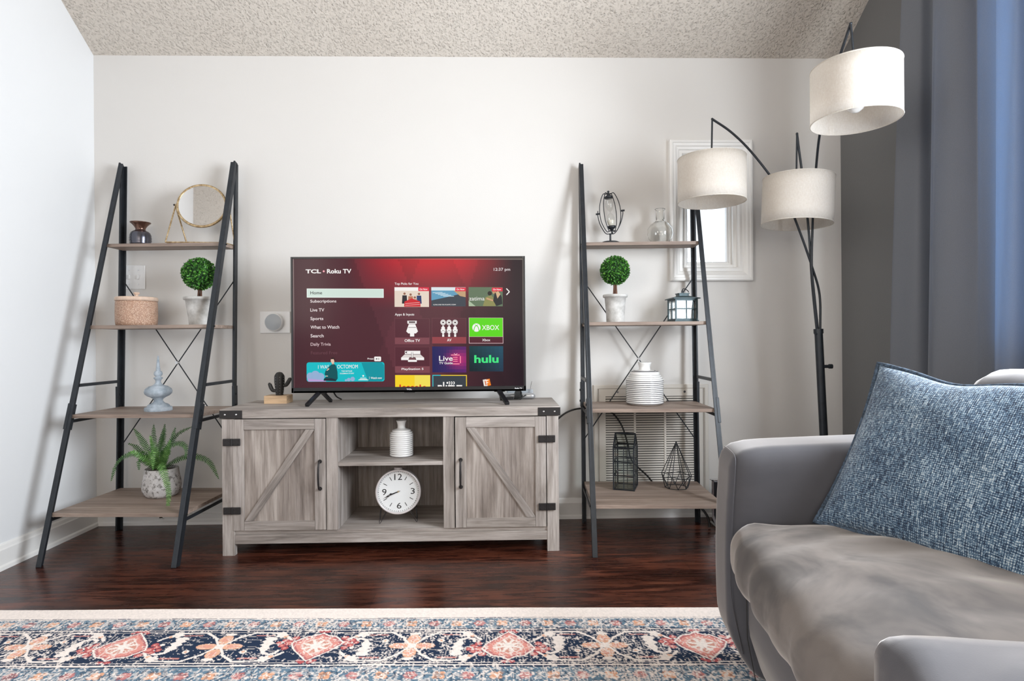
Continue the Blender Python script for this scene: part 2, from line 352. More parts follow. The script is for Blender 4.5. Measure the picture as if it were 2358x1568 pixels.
    def build(s, name, mat, parent=None, bevel=0, solid=0, seg=2, subd=0):
        me = bpy.data.meshes.new(name); me.from_pydata(s.v, [], s.f)
        me.polygons.foreach_set('use_smooth', s.sm)
        if any(c is not None for c in s.c):
            ca = me.color_attributes.new('Col', 'FLOAT_COLOR', 'CORNER'); arr = []
            for f, c in zip(s.f, s.c): arr += list(c or (1, 1, 1, 1))*len(f)
            ca.data.foreach_set('color', arr)
        me.materials.append(M[mat] if isinstance(mat, str) else mat)
        me.update(); o = bpy.data.objects.new(name, me); C.objects.link(o)
        if parent: o.parent = parent
        if solid: m = o.modifiers.new('thick', 'SOLIDIFY'); m.thickness = solid; m.offset = 0
        if bevel: m = o.modifiers.new('bevel', 'BEVEL'); m.width = bevel; m.segments = seg; m.limit_method = 'ANGLE'; m.angle_limit = 0.7
        if subd: m = o.modifiers.new('sub', 'SUBSURF'); m.levels = subd; m.render_levels = subd
        return o
def spline(P, k):
    P = [Vector(p) for p in P]; out = []
    for i in range(len(P)-1):
        p0 = P[i-1] if i else P[i]*2-P[i+1]; p1, p2 = P[i], P[i+1]; p3 = P[i+2] if i+2 < len(P) else P[i+1]*2-P[i]
        for j in range(k):
            t = j/k; out.append(0.5*((2*p1)+(p2-p0)*t+(2*p0-5*p1+4*p2-p3)*t*t+(3*p1-p0-3*p2+p3)*t**3))
    out.append(P[-1]); return out
def rbox(x0, x1, y0, y1, z0, z1, r, n=14):
    """box with fully rounded edges, evenly subdivided so it can be bent"""
    m = MB(); rr = (r,)*3 if isinstance(r, (int, float)) else r
    c = [(x0+x1)/2, (y0+y1)/2, (z0+z1)/2]; h = [(x1-x0)/2, (y1-y0)/2, (z1-z0)/2]
    def put(p):
        q = [max(-h[i]+rr[i], min(h[i]-rr[i], p[i]*h[i])) for i in range(3)]
        d = [(p[i]*h[i]-q[i])/rr[i] for i in range(3)]; L = math.sqrt(sum(k*k for k in d)) or 1
        mx = max(abs(k) for k in d)
        if mx < 1e-9: return [c[i]+q[i] for i in range(3)]
        return [c[i]+q[i]+d[i]/L*rr[i]*mx for i in range(3)]
    idx = {}; vs = []; fs = []
    # non-linear spacing: dense near the edges
    g = [-math.cos(PI*i/n)*0.35+(-1+2*i/n)*0.65 for i in range(n+1)]
    def vid(p):
        k = tuple(round(x, 5) for x in p)
        if k not in idx: idx[k] = len(vs); vs.append(put(p))
        return idx[k]
    for ax in range(3):
        for sg in (-1, 1):
            for i in range(n):
                for j in range(n):
                    q = []
                    for a, b in ((i, j), (i+1, j), (i+1, j+1), (i, j+1)):
                        p = [0, 0, 0]; p[ax] = sg; p[(ax+1)%3] = g[a]; p[(ax+2)%3] = g[b]; q.append(vid(p))
                    fs.append(tuple(q if sg > 0 else q[::-1]))
    m.add(vs, fs, True); return m
def text_mesh(txt, bold=0.0):
    cu = bpy.data.curves.new('txt', 'FONT'); cu.body = txt; cu.size = 1; cu.offset = bold; cu.resolution_u = 3
    o = bpy.data.objects.new('txt', cu); C.objects.link(o)
    dg = bpy.context.evaluated_depsgraph_get(); me = bpy.data.meshes.new_from_object(o.evaluated_get(dg))
    vs = [tuple(v.co) for v in me.vertices]; fs = [tuple(p.vertices) for p in me.polygons]
    bpy.data.objects.remove(o); bpy.data.curves.remove(cu); bpy.data.meshes.remove(me)
    return vs, fs
def put_text(mb, txt, x0, x1, z0, z1, y, col=None, bold=0.012, depth=None):
    """flat lettering filling the box x0..x1, z0..z1, facing -y"""
    vs, fs = text_mesh(txt, bold)
    if not vs: return
    ax, bx = min(v[0] for v in vs), max(v[0] for v in vs); az, bz = min(v[1] for v in vs), max(v[1] for v in vs)
    mb.add([(x0+(v[0]-ax)/(bx-ax)*(x1-x0), y, z0+(v[1]-az)/(bz-az)*(z1-z0)) for v in vs], fs, False, col)
def tag(o, label=None, cat=None, group=None, kind=None):
    if label: o['label'] = label
    if cat: o['category'] = cat
    if group: o['group'] = group
    if kind: o['kind'] = kind
    return o
def thing(name, label, cat, loc=(0,0,0), rz=0.0, group=None, rot=None):
    o = bpy.data.objects.new(name, None); C.objects.link(o); o.location = loc; o.rotation_euler = rot or (0, 0, rz)
    o.empty_display_size = 0.05
    return tag(o, label, cat, group)
def struct(mb, name, mat, parent=None, **k):
    o = mb.build(name, mat, parent, **k)
    if not parent: o['kind'] = 'structure'
    return o
def copy_tree(o, parent=None):
    c = o.copy(); C.objects.link(c)
    if parent: c.parent = parent
    for ch in list(o.children): copy_tree(ch, c)
    return c

# ------------------------------------------------------------------ room shell
XL, XR, H, SL, YR, YB = -2.045, 1.812, 2.392, 0.70, -3.1, -6.2
ZR = H+SL*(-YR)
def wall_with_hole(x0, x1, z0, z1, hx0, hx1, hz0, hz1, y0, y1):
    m = MB(); m.box(x0, hx0, y0, y1, z0, z1); m.box(hx1, x1, y0, y1, z0, z1); m.box(hx0, hx1, y0, y1, z0, hz0); m.box(hx0, hx1, y0, y1, hz1, z1); return m
struct(MB().box(XL-.12, XR+.12, YB-.12, .12, -.1, 0), 'floor', 'floor')
# back wall with the opening of the small window
WX0, WX1, WZ0, WZ1 = 0.972, 1.262, 1.295, 1.890
struct(wall_with_hole(XL-.12, XR+.12, 0, H+.03, WX0, WX1, WZ0, WZ1, 0, .12), 'wall_back', 'paint_back')
def gable(x0, x1, holes):
    """side wall (gabled) built from boxes and a top prism; holes: (y0,y1,z0,z1)"""
    m = MB(); ys = sorted({YB, 0.0}|{h[0] for h in holes}|{h[1] for h in holes})
    for a, b in zip(ys, ys[1:]):
        hs = [h for h in holes if h[0] <= a and h[1] >= b]
        if hs: m.box(x0, x1, a, b, 0, hs[0][2]); m.box(x0, x1, a, b, hs[0][3], H)
        else: m.box(x0, x1, a, b, 0, H)
    pr = [(0.0, H), (YR, ZR), (YB, H)]
    vs = [(x0, y, z) for y, z in pr]+[(x1, y, z) for y, z in pr]
    m.add(vs, [(0,1,2),(5,4,3),(0,3,4,1),(1,4,5,2),(2,5,3,0)]); return m
struct(gable(XL-.12, XL, [(-4.8, -3.4, 1.0, 2.3)]), 'wall_left', 'paint_left')
struct(gable(XR, XR+.12, [(-2.9, -0.95, 0.85, 2.25)]), 'wall_right', 'paint_grey')
m = wall_with_hole(XL-.12, XR+.12, 0, H, -1.5, 1.1, 0.9, 2.3, YB-.12, YB); struct(m, 'wall_rear', 'paint_back')
m = MB()
for a, b, za, zb in ((0.12, YR, H-SL*.12, ZR), (YR, YB-.12, ZR, H-SL*.12)):
    m.add([(XL-.12, a, za), (XR+.12, a, za), (XR+.12, b, zb), (XL-.12, b, zb), (XL-.12, a, za+.1), (XR+.12, a, za+.1), (XR+.12, b, zb+.1), (XL-.12, b, zb+.1)],
          [(0,3,2,1),(4,5,6,7),(0,1,5,4),(1,2,6,5),(2,3,7,6),(3,0,4,7)])
struct(m, 'ceiling', 'ceiling')
# baseboards: flat board, stepped top moulding, shoe moulding
def baseboard_profile(): return [(0, 0), (0.022, 0), (0.020, 0.014), (0.013, 0.020), (0.013, 0.080), (0.010, 0.086), (0.007, 0.098), (0.003, 0.104), (0, 0.104)]
def base_run(p, q, nrm):
    pr = baseboard_profile(); m = MB(); n = len(pr); p, q, nr = Vector(p), Vector(q), Vector(nrm)
    vs = [b+nr*d+Vector((0, 0, z)) for b in (p, q) for d, z in pr]
    m.add(vs, [tuple(range(n)), tuple(range(2*n-1, n-1, -1))]+[(i, (i+1)%n, n+(i+1)%n, n+i) for i in range(n)]); return m
struct(base_run((XL, 0, 0), (XR, 0, 0), (0, -1, 0)), 'baseboard_back', 'trim_white')
struct(base_run((XL, -6.2, 0), (XL, 0, 0), (1, 0, 0)), 'baseboard_left', 'trim_white')
struct(base_run((XR, 0, 0), (XR, -6.2, 0), (-1, 0, 0)), 'baseboard_right', 'trim_white')
# flat cable raceway above the floor in the left corner
m = MB(); m.box(-1.72, -1.20, -.024, -.013, .035, .058); m.box(-1.72, -1.70, -.024, -.013, .03, .075)
struct(m, 'trim_1', 'trim_white', bevel=.002)

# small window in the back wall
def frame_ring(m, x0, x1, z0, z1, w, y0, y1):
    m.box(x0, x0+w, y0, y1, z0, z1); m.box(x1-w, x1, y0, y1, z0, z1); m.box(x0+w, x1-w, y0, y1, z0, z0+w); m.box(x0+w, x1-w, y0, y1, z1-w, z1)
def mitre_frame(m, x0, x1, z0, z1, prof):
    """picture-frame casing; prof = [(inset from outer edge, y)]"""
    vs = []; n = len(prof)
    for cx, cz, sx, sz in ((x0, z0, 1, 1), (x1, z0, -1, 1), (x1, z1, -1, -1), (x0, z1, 1, -1)):
        vs += [(cx+sx*d, y, cz+sz*d) for d, y in prof]
    m.add(vs, [(k*n+i, ((k+1)%4)*n+i, ((k+1)%4)*n+(i+1)%n, k*n+(i+1)%n) for k in range(4) for i in range(n-1)])
win = bpy.data.objects.new('window_1', None); C.objects.link(win); win['kind'] = 'structure'
m = MB(); mitre_frame(m, .900, 1.334, 1.226, 1.958, [(0, 0), (0, -.026), (.006, -.030), (.014, -.030), (.018, -.026), (.030, -.025), (.036, -.020), (.048, -.017), (.052, -.012), (.066, -.012), (.072, -.006), (.074, .03)])
m.build('casing', 'trim_white', win)
m = MB(); frame_ring(m, WX0, WX1, WZ0, WZ1, .020, .012, .09); frame_ring(m, WX0+.02, WX1-.02, WZ0+.02, WZ1-.02, .012, .035, .08)
m.build('window_frame', 'trim_white', win, bevel=.002)
m = MB(); frame_ring(m, WX0+.030, WX1-.030, WZ0+.028, WZ1-.06, .010, .045, .07); m.box(WX0+.03, WX1-.03, .03, .075, WZ1-.075, WZ1-.03)
m.build('sash', 'white_plastic', win, bevel=.0015)
m = MB(); m.box(WX0+.034, WX1-.034, .055, .059, WZ0+.034, WZ1-.07); m.build('pane', 'pane_glass', win)
# window behind the curtain, beyond the frame of the photograph
win2 = bpy.data.objects.new('window_2', None); C.objects.link(win2); win2['kind'] = 'structure'
m = MB()
m.box(XR+.02, XR+.06, -2.9, -2.85, .85, 2.25); m.box(XR+.02, XR+.06, -1.0, -.95, .85, 2.25); m.box(XR+.02, XR+.06, -2.9, -.95, .85, .9); m.box(XR+.02, XR+.06, -2.9, -.95, 2.2, 2.25)
m.build('window_frame', 'trim_white', win2, bevel=.003)

# ------------------------------------------------------------------ louvred return-air grille on the back wall
g = thing('air_vent', 'cream metal louvred return air grille with hinged frame, low on the back wall', 'vent', (.797, 0, .125))
m = MB(); mitre_frame(m, -.300, .300, 0, .564, [(0, 0), (0, -.010), (.003, -.013), (.018, -.013), (.024, -.006), (.024, -.001)]); m.build('frame', 'beige_metal', g)
m = MB(); x0, x1, z0, z1 = -.272, .272, .024, .542
gx0, gx1, gz0, gz1 = -.238, .226, .045, .504
m.box(x0, gx0, -.009, -.001, z0, z1); m.box(gx1, x1, -.009, -.001, z0, z1); m.box(gx0, gx1, -.009, -.001, z0, gz0); m.box(gx0, gx1, -.009, -.001, gz1, z1)
for xc in (-.085, .073): m.box(xc-.005, xc+.005, -.009, -.001, gz0, gz1)
m.build('door', 'beige_metal', g)
m = MB(); n = 37
for i in range(n):
    z = gz0+(i+.5)*(gz1-gz0)/n
    m.add([(gx0, -.0088, z-.0046), (gx1, -.0088, z-.0046), (gx1, -.0030, z+.0024), (gx0, -.0030, z+.0024), (gx0, -.0078, z-.0054), (gx1, -.0078, z-.0054), (gx1, -.0020, z+.0016), (gx0, -.0020, z+.0016)],
          [(0,1,2,3),(7,6,5,4),(0,4,5,1),(3,2,6,7)])
m.build('louvres', 'beige_metal', g)
m = MB(); m.box(gx0, gx1, -.0008, -.0002, gz0, gz1); m.build('filter', 'dark_recess', g)
for xc in (-.175, .175):
    k = MB().cyl((xc, -.011, .526), (xc, -.008, .526), .006, n=20).build('latch', 'steel', g)
    MB().box(xc-.0008, xc+.0008, -.0122, -.0108, .522, .530).build('slot', 'black_plastic', k)

# ------------------------------------------------------------------ switch plate and thermostat
g = thing('light_switch', 'white double toggle switch plate on the back wall behind the left ladder shelf', 'light switch', (-1.848, 0, 1.26))
MB().box(-.057, .057, -.006, 0, -.061, .061).build('plate', 'white_plastic', g, bevel=.003)
for sx in (-.023, .023):
    m = MB(); m.prism([(sx-.005, -.010), (sx+.005, -.010), (sx+.005, .012), (sx-.005, .012)], -.014, -.005); m.build('toggle', 'white_plastic', g, bevel=.0015)
    for z in (-.035, .035): MB().cyl((sx, -.0075, z), (sx, -.005, z), .003, n=10).build('screw', 'steel', g)
g = thing('thermostat', 'round white thermostat with grey face on a white wall plate, left of the television', 'thermostat', (-1.137, 0, 1.026))
MB().box(-.077, .077, -.008, 0, -.056, .056).build('wall_plate', 'white_plastic', g, bevel=.003)
m = MB().lathe([(.047, 0), (.047, .016), (.045, .022), (.042, .024)], 48); m.xf(Matrix.Rotation(PI/2, 4, 'X')); m.xf(Matrix.Translation((.0, -.008, 0))); m.build('ring', 'white_plastic', g)
m = MB().lathe([(.0425, 0), (.040, .0015), (.001, .0025)], 48); m.xf(Matrix.Rotation(PI/2, 4, 'X')); m.xf(Matrix.Translation((0, -.0315, 0))); m.build('face', 'grey_plastic', g)

# ------------------------------------------------------------------ ladder shelves
LW, LD, LH, RB = .291, .534, 1.825, .052
def leg_y(z): return -LD*(1-z/1.86)-.008
def rear_y(z): return -RB*(1-z/LH)
SHZ = (1.405, 1.008, .609, .206)
def ladder(label, loc, rz):
    g = thing('ladder_shelf', label, 'shelf', loc, rz)
    for s in (-1, 1):
        m = MB(); m.bar((s*LW, leg_y(0)+.012, 0), (s*LW, leg_y(LH), LH), .008, .030)                 # angle section
        m.bar((s*(LW-.007), leg_y(0)-.001, 0), (s*(LW-.007), leg_y(LH)-.013, LH-.003), .022, .005)
        L = m.build('front_leg', 'black_metal', g, bevel=.0012)
        z = .60; mm = MB(); mm.bar((s*(LW+.001), leg_y(z-.055)+.010, z-.055), (s*(LW+.001), leg_y(z+.055)+.010, z+.055), .013, .037); k = mm.build('joint_sleeve', 'black_metal', L, bevel=.001)
        for zz in (z-.028, z+.028): MB().cyl((s*(LW+.001)-.010, leg_y(zz)+.010, zz), (s*(LW+.001)+.010, leg_y(zz)+.010, zz), .0055, n=12).build('bolt', 'black_metal', L)
        for zz in SHZ: MB().cyl((s*LW-.008, leg_y(zz)+.014, zz-.008), (s*LW+.008, leg_y(zz)+.014, zz-.008), .0035, n=10).build('screw', 'iron', L)
        m = MB(); m.bar((s*LW, rear_y(0)-.012, 0), (s*LW, rear_y(LH-.008)-.012, LH-.008), .008, .026)
        m.bar((s*(LW-.007), rear_y(0)-.001, 0), (s*(LW-.007), rear_y(LH-.008)-.001, LH-.008), .022, .005)
        L = m.build('rear_leg', 'black_metal', g, bevel=.0012)
        mm = MB(); mm.bar((s*(LW+.001), rear_y(z)-.012, z-.075+.06), (s*(LW+.001), rear_y(z)-.012, z+.09+.02), .013, .032); mm.build('joint_sleeve', 'black_metal', L, bevel=.001)
        for zz in (z+.015, z+.07): MB().cyl((s*(LW+.001)-.010, rear_y(zz)-.012, zz), (s*(LW+.001)+.010, rear_y(zz)-.012, zz), .0055, n=12).build('bolt', 'black_metal', L)
        zz = .735; m = MB(); m.bar((s*LW, rear_y(zz)-.02, zz), (s*LW, leg_y(zz)+.02, zz), .012, .014); m.build('side_rail', 'black_metal', g)
        for zz in (SHZ[2]-.030, SHZ[3]-.030):
            m = MB(); m.bar((s*(LW-.002), rear_y(zz)-.01, zz), (s*(LW-.002), leg_y(zz)+.02, zz), .004, .014); m.build('shelf_bracket', 'black_metal', g)
    for z in SHZ:
        m = MB(); m.box(-LW+.007, LW-.007, leg_y(z)+.003, rear_y(z)-.006, z-.016, z); m.build('shelf', 'shelf_board', g, bevel=.0008)
    for s in (-1, 1):
        MB().cyl((s*(LW-.01), rear_y(1.235)-.004, 1.235), (-s*(LW-.01), rear_y(.417)-.004, .417), .0028, n=8).build('cross_brace', 'black_metal', g)
    MB().cyl((0, -.048, .826), (0, -.028, .826), .007, n=12).build('brace_bolt', 'steel', g)
    return g
LLOC, LROT = (-1.5905, -.040, 0), -.052
RLOC, RROT = (.7203, -.036, 0), -.0529
la = ladder('black metal ladder shelf with mirror, fern and topiary, left of the television stand', LLOC, LROT)
lb = copy_tree(la); lb.location = RLOC; lb.rotation_euler = (0, 0, RROT)
lb['label'] = 'black metal ladder shelf in front of the wall grille, right of the television stand'

# ------------------------------------------------------------------ television stand
SX, SY = -.4643, -.281
g = thing('television_stand', 'weathered grey oak farmhouse stand with two barn doors under the television', 'tv stand', (SX, SY, 0), -.003)
F, B = -.196, .196          # front / back
X0, X1 = -.7365, .7365
def wx(x): return x-SX      # world x to stand x
m = MB(); m.box(X0, X1, F, B, .5945, .635); m.build('top', 'grey_oak_x', g, bevel=.0015)
for s, mm_ in ((-1, 'grey_oak_z'), (1, 'grey_oak_z2')):
    a = s*.730; b = s*.678
    m = MB(); m.box(min(a, b), max(a, b), F+.004, F+.030, 0, .592); m.box(min(a, s*.700), max(a, s*.700), F+.030, F+.075, 0, .592)
    m.build('front_leg', mm_, g, bevel=.001)
    m = MB(); m.box(min(a, b), max(a, b), B-.03, B, 0, .592); m.build('rear_leg', mm_, g, bevel=.001)
    m = MB(); m.box(min(s*.724, s*.708), max(s*.724, s*.708), F+.07, B-.03, .05, .592); m.build('side_panel', mm_, g)
m = MB(); m.box(-.70, .70, F+.012, B-.02, .090, .106); m.build('bottom_board', 'grey_oak_x2', g, bevel=.0008)
m = MB(); m.box(-.678, .678, F+.006, F+.022, .050, .0895); m.build('apron', 'grey_oak_x', g, bevel=.001)
m = MB(); m.box(-.70, .70, B-.018, B-.008, .10, .592); m.build('back_panel', 'grey_oak_panel', g)
for xa, xb in ((-.746, -.696), (-.239, -.191)):
    m = MB(); m.box(wx(xa), wx(xb), F+.006, F+.024, .106, .5945); m.box(wx(xa)+.018, wx(xb)-(.0 if xa < -.5 else .034), F+.024, B-.018, .106, .5945); m.build('divider', 'grey_oak_z2', g, bevel=.0008)
m = MB(); m.box(wx(-.696), wx(-.239), F+.010, B-.018, .382, .399); m.build('shelf', 'grey_oak_x2', g, bevel=.0008)
def hinge(parent, xc, z, side):
    m = MB(); m.box(xc-.037, xc-.002, F-.006, F-.001, z-.0155, z+.0155); m.box(xc+.002, xc+.037, F-.006, F-.001, z-.0155, z+.0155)
    for q in (-1, 1):
        for ddx, ddz in ((.010, .008), (.010, -.008), (.028, .008), (.028, -.008)): m.sphere((xc+q*ddx, F-.0065, z+ddz), .0022, 5)
    m.cyl((xc, F-.0045, z-.0155), (xc, F-.0045, z+.0155), .0035, n=10)
    h = m.build('hinge', 'iron', parent, bevel=.002)
    return h
def door(x0, x1, sgn):
    z0, z1 = .1085, .5905; w = .047
    d = bpy.data.objects.new('door', None); C.objects.link(d); d.parent = g; d.location = (0, 0, 0)
    m = MB(); m.box(x0, x0+w, F+.002, F+.020, z0, z1); m.build('stile', 'grey_oak_z', d, bevel=.0012)
    m = MB(); m.box(x1-w, x1, F+.002, F+.020, z0, z1); m.build('stile', 'grey_oak_z2', d, bevel=.0012)
    m = MB(); m.box(x0+w+.0006, x1-w-.0006, F+.002, F+.020, z1-.045, z1); m.build('rail', 'grey_oak_x', d, bevel=.0012)
    m = MB(); m.box(x0+w+.0006, x1-w-.0006, F+.002, F+.020, z0, z0+.040); m.build('rail', 'grey_oak_x2', d, bevel=.0012)
    m = MB(); m.box(x0+w-.002, x1-w+.002, F+.010, F+.018, z0+.035, z1-.040); m.build('panel', 'grey_oak_panel', d)
    a, b = x0+w+.002, x1-w-.002; zb, zt = z0+.041, z1-.046; hw = .036
    if sgn > 0: poly = [(a, zb), (a+hw, zb), (b, zt-.004), (b, zt), (b-hw, zt)]
    else: poly = [(b, zb), (a+.0, zt-.004), (a, zt), (a+hw, zt), (b, zb+.004), (b, zb)]; poly = [(b-hw, zb), (b, zb), (b, zb+.004), (a+hw, zt), (a, zt)]
    # diagonal brace with its own sloped grain
    me = MB().prism(poly, F+.003, F+.0105); ang = math.atan2(zt-zb, (b-a)*(1 if sgn > 0 else -1)); cx, cz = (a+b)/2, (zb+zt)/2
    R = Matrix.Rotation(-ang, 4, 'Y'); T = Matrix.Translation((cx, 0, cz)) @ R
    me.xf(T.inverted()); bo = me.build('brace', 'grey_oak_x2', d, bevel=.001); bo.matrix_local = T
    # handle: bowed iron pull
    hx = (x1-w/2) if sgn > 0 else (x0+w/2)
    pts = [(hx, F+.003, .405), (hx, F-.010, .404), (hx, F-.019, .395), (hx, F-.024, .372), (hx, F-.026, .346), (hx, F-.024, .320), (hx, F-.019, .297), (hx, F-.010, .288), (hx, F+.003, .287)]
    rr = [.0055, .005, .0042, .0045, .0048, .0045, .0042, .005, .0055]
    P = spline(pts, 5); n = len(P); mm = MB(); mm.tube(P, [rr[min(8, round(i*8/(n-1)))] for i in range(n)], 10)
    mm.cyl((hx, F+.003, .405), (hx, F-.001, .405), .0085, n=14); mm.cyl((hx, F+.003, .287), (hx, F-.001, .287), .0085, n=14)
    mm.build('handle', 'iron', d)
    ex = x0-.002 if sgn > 0 else x1+.003
    for z in (.493, .197): hinge(d, ex, z, sgn)
    return d
door(wx(-1.1475), wx(-.7490), 1)
door(wx(-.1865), wx(.2100), -1)
for s in (-1, 1):
    a, b = s*(.7375), s*.640
    m = MB(); m.box(min(a, b), max(a, b), F-.002, F, .5955, .630); m.box(s*.7365 if s > 0 else -.7385, .7385 if s > 0 else -.7365, F, F+.06, .5955, .630)
    k = m.build('corner_plate', 'iron', g, bevel=.0006)
    for xx in (.665, .713): MB().sphere((s*xx, F-.0025, .612), .0045, 8, (1, .6, 1)).build('rivet', 'steel', k)

# ------------------------------------------------------------------ television
TVX, TVY, TVZ = -.4085, -.305, .635
TW, TH = 1.081, .627; HW = TW/2; BZ = .054
tv = thing('television', 'large flat screen television showing a red streaming home menu', 'television', (TVX, TVY, TVZ))
m = MB(); m.box(-HW, HW, -.006, .012, BZ, BZ+TH); m.build('frame', 'black_gloss', tv, bevel=.0025)
m = MB(); m.box(-HW+.05, HW-.05, .012, .035, BZ+.05, BZ+TH-.04); m.box(-HW+.15, HW-.15, .035, .06, BZ+.04, BZ+TH*.6); m.build('back_cover', 'black_plastic', tv, bevel=.006)
m = MB(); frame_ring(m, -HW, HW, BZ, BZ+TH, .0095, -.010, -.006); m.box(-HW, HW, -.010, -.006, BZ, BZ+.024); m.build('bezel', 'black_gloss', tv, bevel=.001)
# local coordinates of the panel: zoomed photo grid -> metres on the face
def sc(zx, zy):
    u = (zx-70)/2125.0; tl = 82-18*u; bl = 1312-22*u
    return (-HW+u*TW, BZ+TH*(1-(zy-tl)/(bl-tl)))
m = MB(); m.box(-HW+.008, HW-.008, -.0068, -.0060, BZ+.020, BZ+TH-.008); scr = m.build('screen', 'screen_bg', tv)
G = MB(); LY = [-.0072]
def q4(x0, y0, x1, y1, col, l=0):
    a, b, c_, d = sc(x0, y1), sc(x1, y1), sc(x1, y0), sc(x0, y0)
    G.flat([a, b, c_, d], -.0072-.00012*l, col)
def pl(pts, col, l=0): G.flat([sc(*p) for p in pts], -.0072-.00012*l, col)
def cir(x, y, r, col, l=0, n=20, ry=None):
    pl([(x+r*math.cos(-2*PI*i/n), y+(ry or r)*math.sin(-2*PI*i/n)) for i in range(n)][::-1], col, l)
def ring(x, y, r0, r1, col, l=0, n=24):
    for i in range(n):
        a, b = 2*PI*i/n, 2*PI*(i+1)/n
        pl([(x+r0*math.cos(a), y+r0*math.sin(a)), (x+r1*math.cos(a), y+r1*math.sin(a)), (x+r1*math.cos(b), y+r1*math.sin(b)), (x+r0*math.cos(b), y+r0*math.sin(b))], col, l)
def tx(s_, x0, x1, y0, y1, col, bold=.012, l=3):
    ym = (y0+y1)/2; a = sc(x0, y1); b = sc(x1, y0); put_text(G, s_, a[0], b[0], a[1], b[1]+(sc(x0, y1)[1]-sc(x1, y1)[1])*0, -.0072-.00012*l, col, bold)
def line(x0, y0, x1, y1, w_, col, l=2):
    dx, dy = x1-x0, y1-y0; L = math.hypot(dx, dy); nx, ny = -dy/L*w_/2, dx/L*w_/2
    pl([(x0+nx, y0+ny), (x1+nx, y1+ny), (x1-nx, y1-ny), (x0-nx, y0-ny)], col, l)
Wt = rgb(250, 246, 244)
# wallpaper of the menu: red glow at the top with faint diagonal facets
def wall_col(x, y):
    g_ = max(0, 1-((x-1330)/760)**2)*max(0, min(1, (560-y)/430)); g_ = g_**1.1
    base = [86, 44, 52] if x < 1500 else [86-(x-1500)*.075, 44-(x-1500)*.034, 52-(x-1500)*.036]
    k = 1.0
    for x0, sl, a_ in ((560, -.28, .93), (640, .36, 1.12), (1040, .40, .90), (1240, -.45, 1.08), (1540, .42, 1.08), (1770, -.34, .92)):
        if x > x0+sl*(y-100): k = k*a_ if k*a_ < 1.2 else k
    if x < 560-.28*(y-100): k *= .95
    vg = .82+.18*min(1, x/500)
    c_ = [base[i]*(1-g_)+(196, 36, 46)[i]*g_ for i in range(3)]
    return rgb(*[max(0, min(255, v*k*vg)) for v in c_])
NX, NY = 106, 60
for i in range(NX):
    for j in range(NY):
        xa, xb = 98+i*2072/NX, 98+(i+1)*2072/NX; ya, yb = 98+j*1172/NY, 98+(j+1)*1172/NY
        G.flat([sc(xa, yb), sc(xb, yb), sc(xb, ya), sc(xa, ya)], -.0071, wall_col((xa+xb)/2, (ya+yb)/2))
tx('TCL', 204, 342, 192, 230, Wt, .035); cir(367, 210, 9, rgb(250, 170, 180), 2); tx('Roku TV', 396, 616, 188, 230, Wt, .03); tx('12:37 pm', 1908, 2058, 172, 208, rgb(236, 226, 228), .008)
q4(213, 367, 906, 448, rgb(240, 250, 244), 1); q4(219, 373, 900, 442, rgb(212, 230, 220), 2); tx('Home', 245, 351, 390, 420, rgb(40, 50, 50), .012)
for i, (s_, x1, a, d) in enumerate((('Subscriptions', 478, 466, 36), ('Live TV', 369, 545, 30), ('Sports', 360, 623, 38), ('What to Watch', 503, 699, 32), ('Search', 362, 778, 31), ('Daily Trivia', 425, 855, 38))):
    tx(s_, 244, x1, a, a+d, rgb(244, 232, 232) if i < 5 else rgb(226, 200, 204), .010 if i < 5 else .004)
tx('Featured Free', 246, 484, 932, 962, rgb(106, 66, 74), .002)
tx('Top Picks for You', 1006, 1221, 308, 337, Wt, .008); tx('Apps & Inputs', 1006, 1181, 586, 616, Wt, .008)
line(2022, 360, 2050, 389, 9, Wt); line(2050, 389, 2022, 418, 9, Wt)
# thumbnails (generic pictures)
q4(1004, 352, 1316, 530, rgb(232, 216, 200), 1); q4(1004, 352, 1220, 384, rgb(248, 244, 240), 2)
for x, h_, c_ in ((1095, 120, (40, 36, 42)), (1150, 112, (190, 120, 90)), (1188, 86, (200, 150, 120)), (1226, 118, (34, 60, 110))):
    cir(x, 530-h_, 11, rgb(150, 100, 78), 3, 10); pl([(x-24, 500), (x-20, 545-h_), (x+20, 545-h_), (x+24, 500)], rgb(*c_), 3)
pl([(1090, 528), (1094, 482), (1160, 452), (1236, 480), (1240, 528)], rgb(206, 30, 42), 4); line(1100, 500, 1230, 490, 4, rgb(240, 190, 190), 5); line(1100, 515, 1232, 508, 4, rgb(240, 190, 190), 5)
q4(1338, 350, 1650, 524, rgb(96, 158, 190), 1); q4(1338, 350, 1650, 380, rgb(222, 232, 236), 2); pl([(1338, 524), (1338, 470), (1480, 440), (1560, 420), (1650, 400), (1650, 524)], rgb(58, 66, 76), 2); pl([(1540, 380), (1650, 372), (1650, 440), (1600, 430)], rgb(196, 160, 120), 3)
for a in range(5): line(1350+a*24, 400+a*8, 1440+a*26, 396+a*9, 5, rgb(206, 226, 236), 3)
tx('FLYING OVER THE ATLANTIC OCEAN', 1356, 1560, 503, 514, Wt, .02, 4)
q4(1677, 348, 1988, 522, rgb(98, 118, 92), 1); pl([(1677, 522), (1677, 470), (1740, 522)], rgb(170, 190, 160), 2); cir(1870, 404, 20, rgb(40, 34, 30), 3); cir(1912, 392, 18, rgb(196, 150, 110), 3); pl([(1806, 520), (1830, 440), (1880, 420), (1930, 470), (1920, 520)], rgb(142, 140, 84), 3)
pl([(1915, 400), (1960, 395), (1980, 440), (1985, 500), (1930, 520), (1900, 470)], rgb(38, 40, 42), 4); line(1840, 450, 1900, 470, 14, rgb(206, 160, 120), 5); pl([(1925, 400), (1945, 380), (1968, 412), (1940, 452)], rgb(214, 178, 140), 5); tx('zatima', 1682, 1822, 436, 470, Wt, .0, 6)
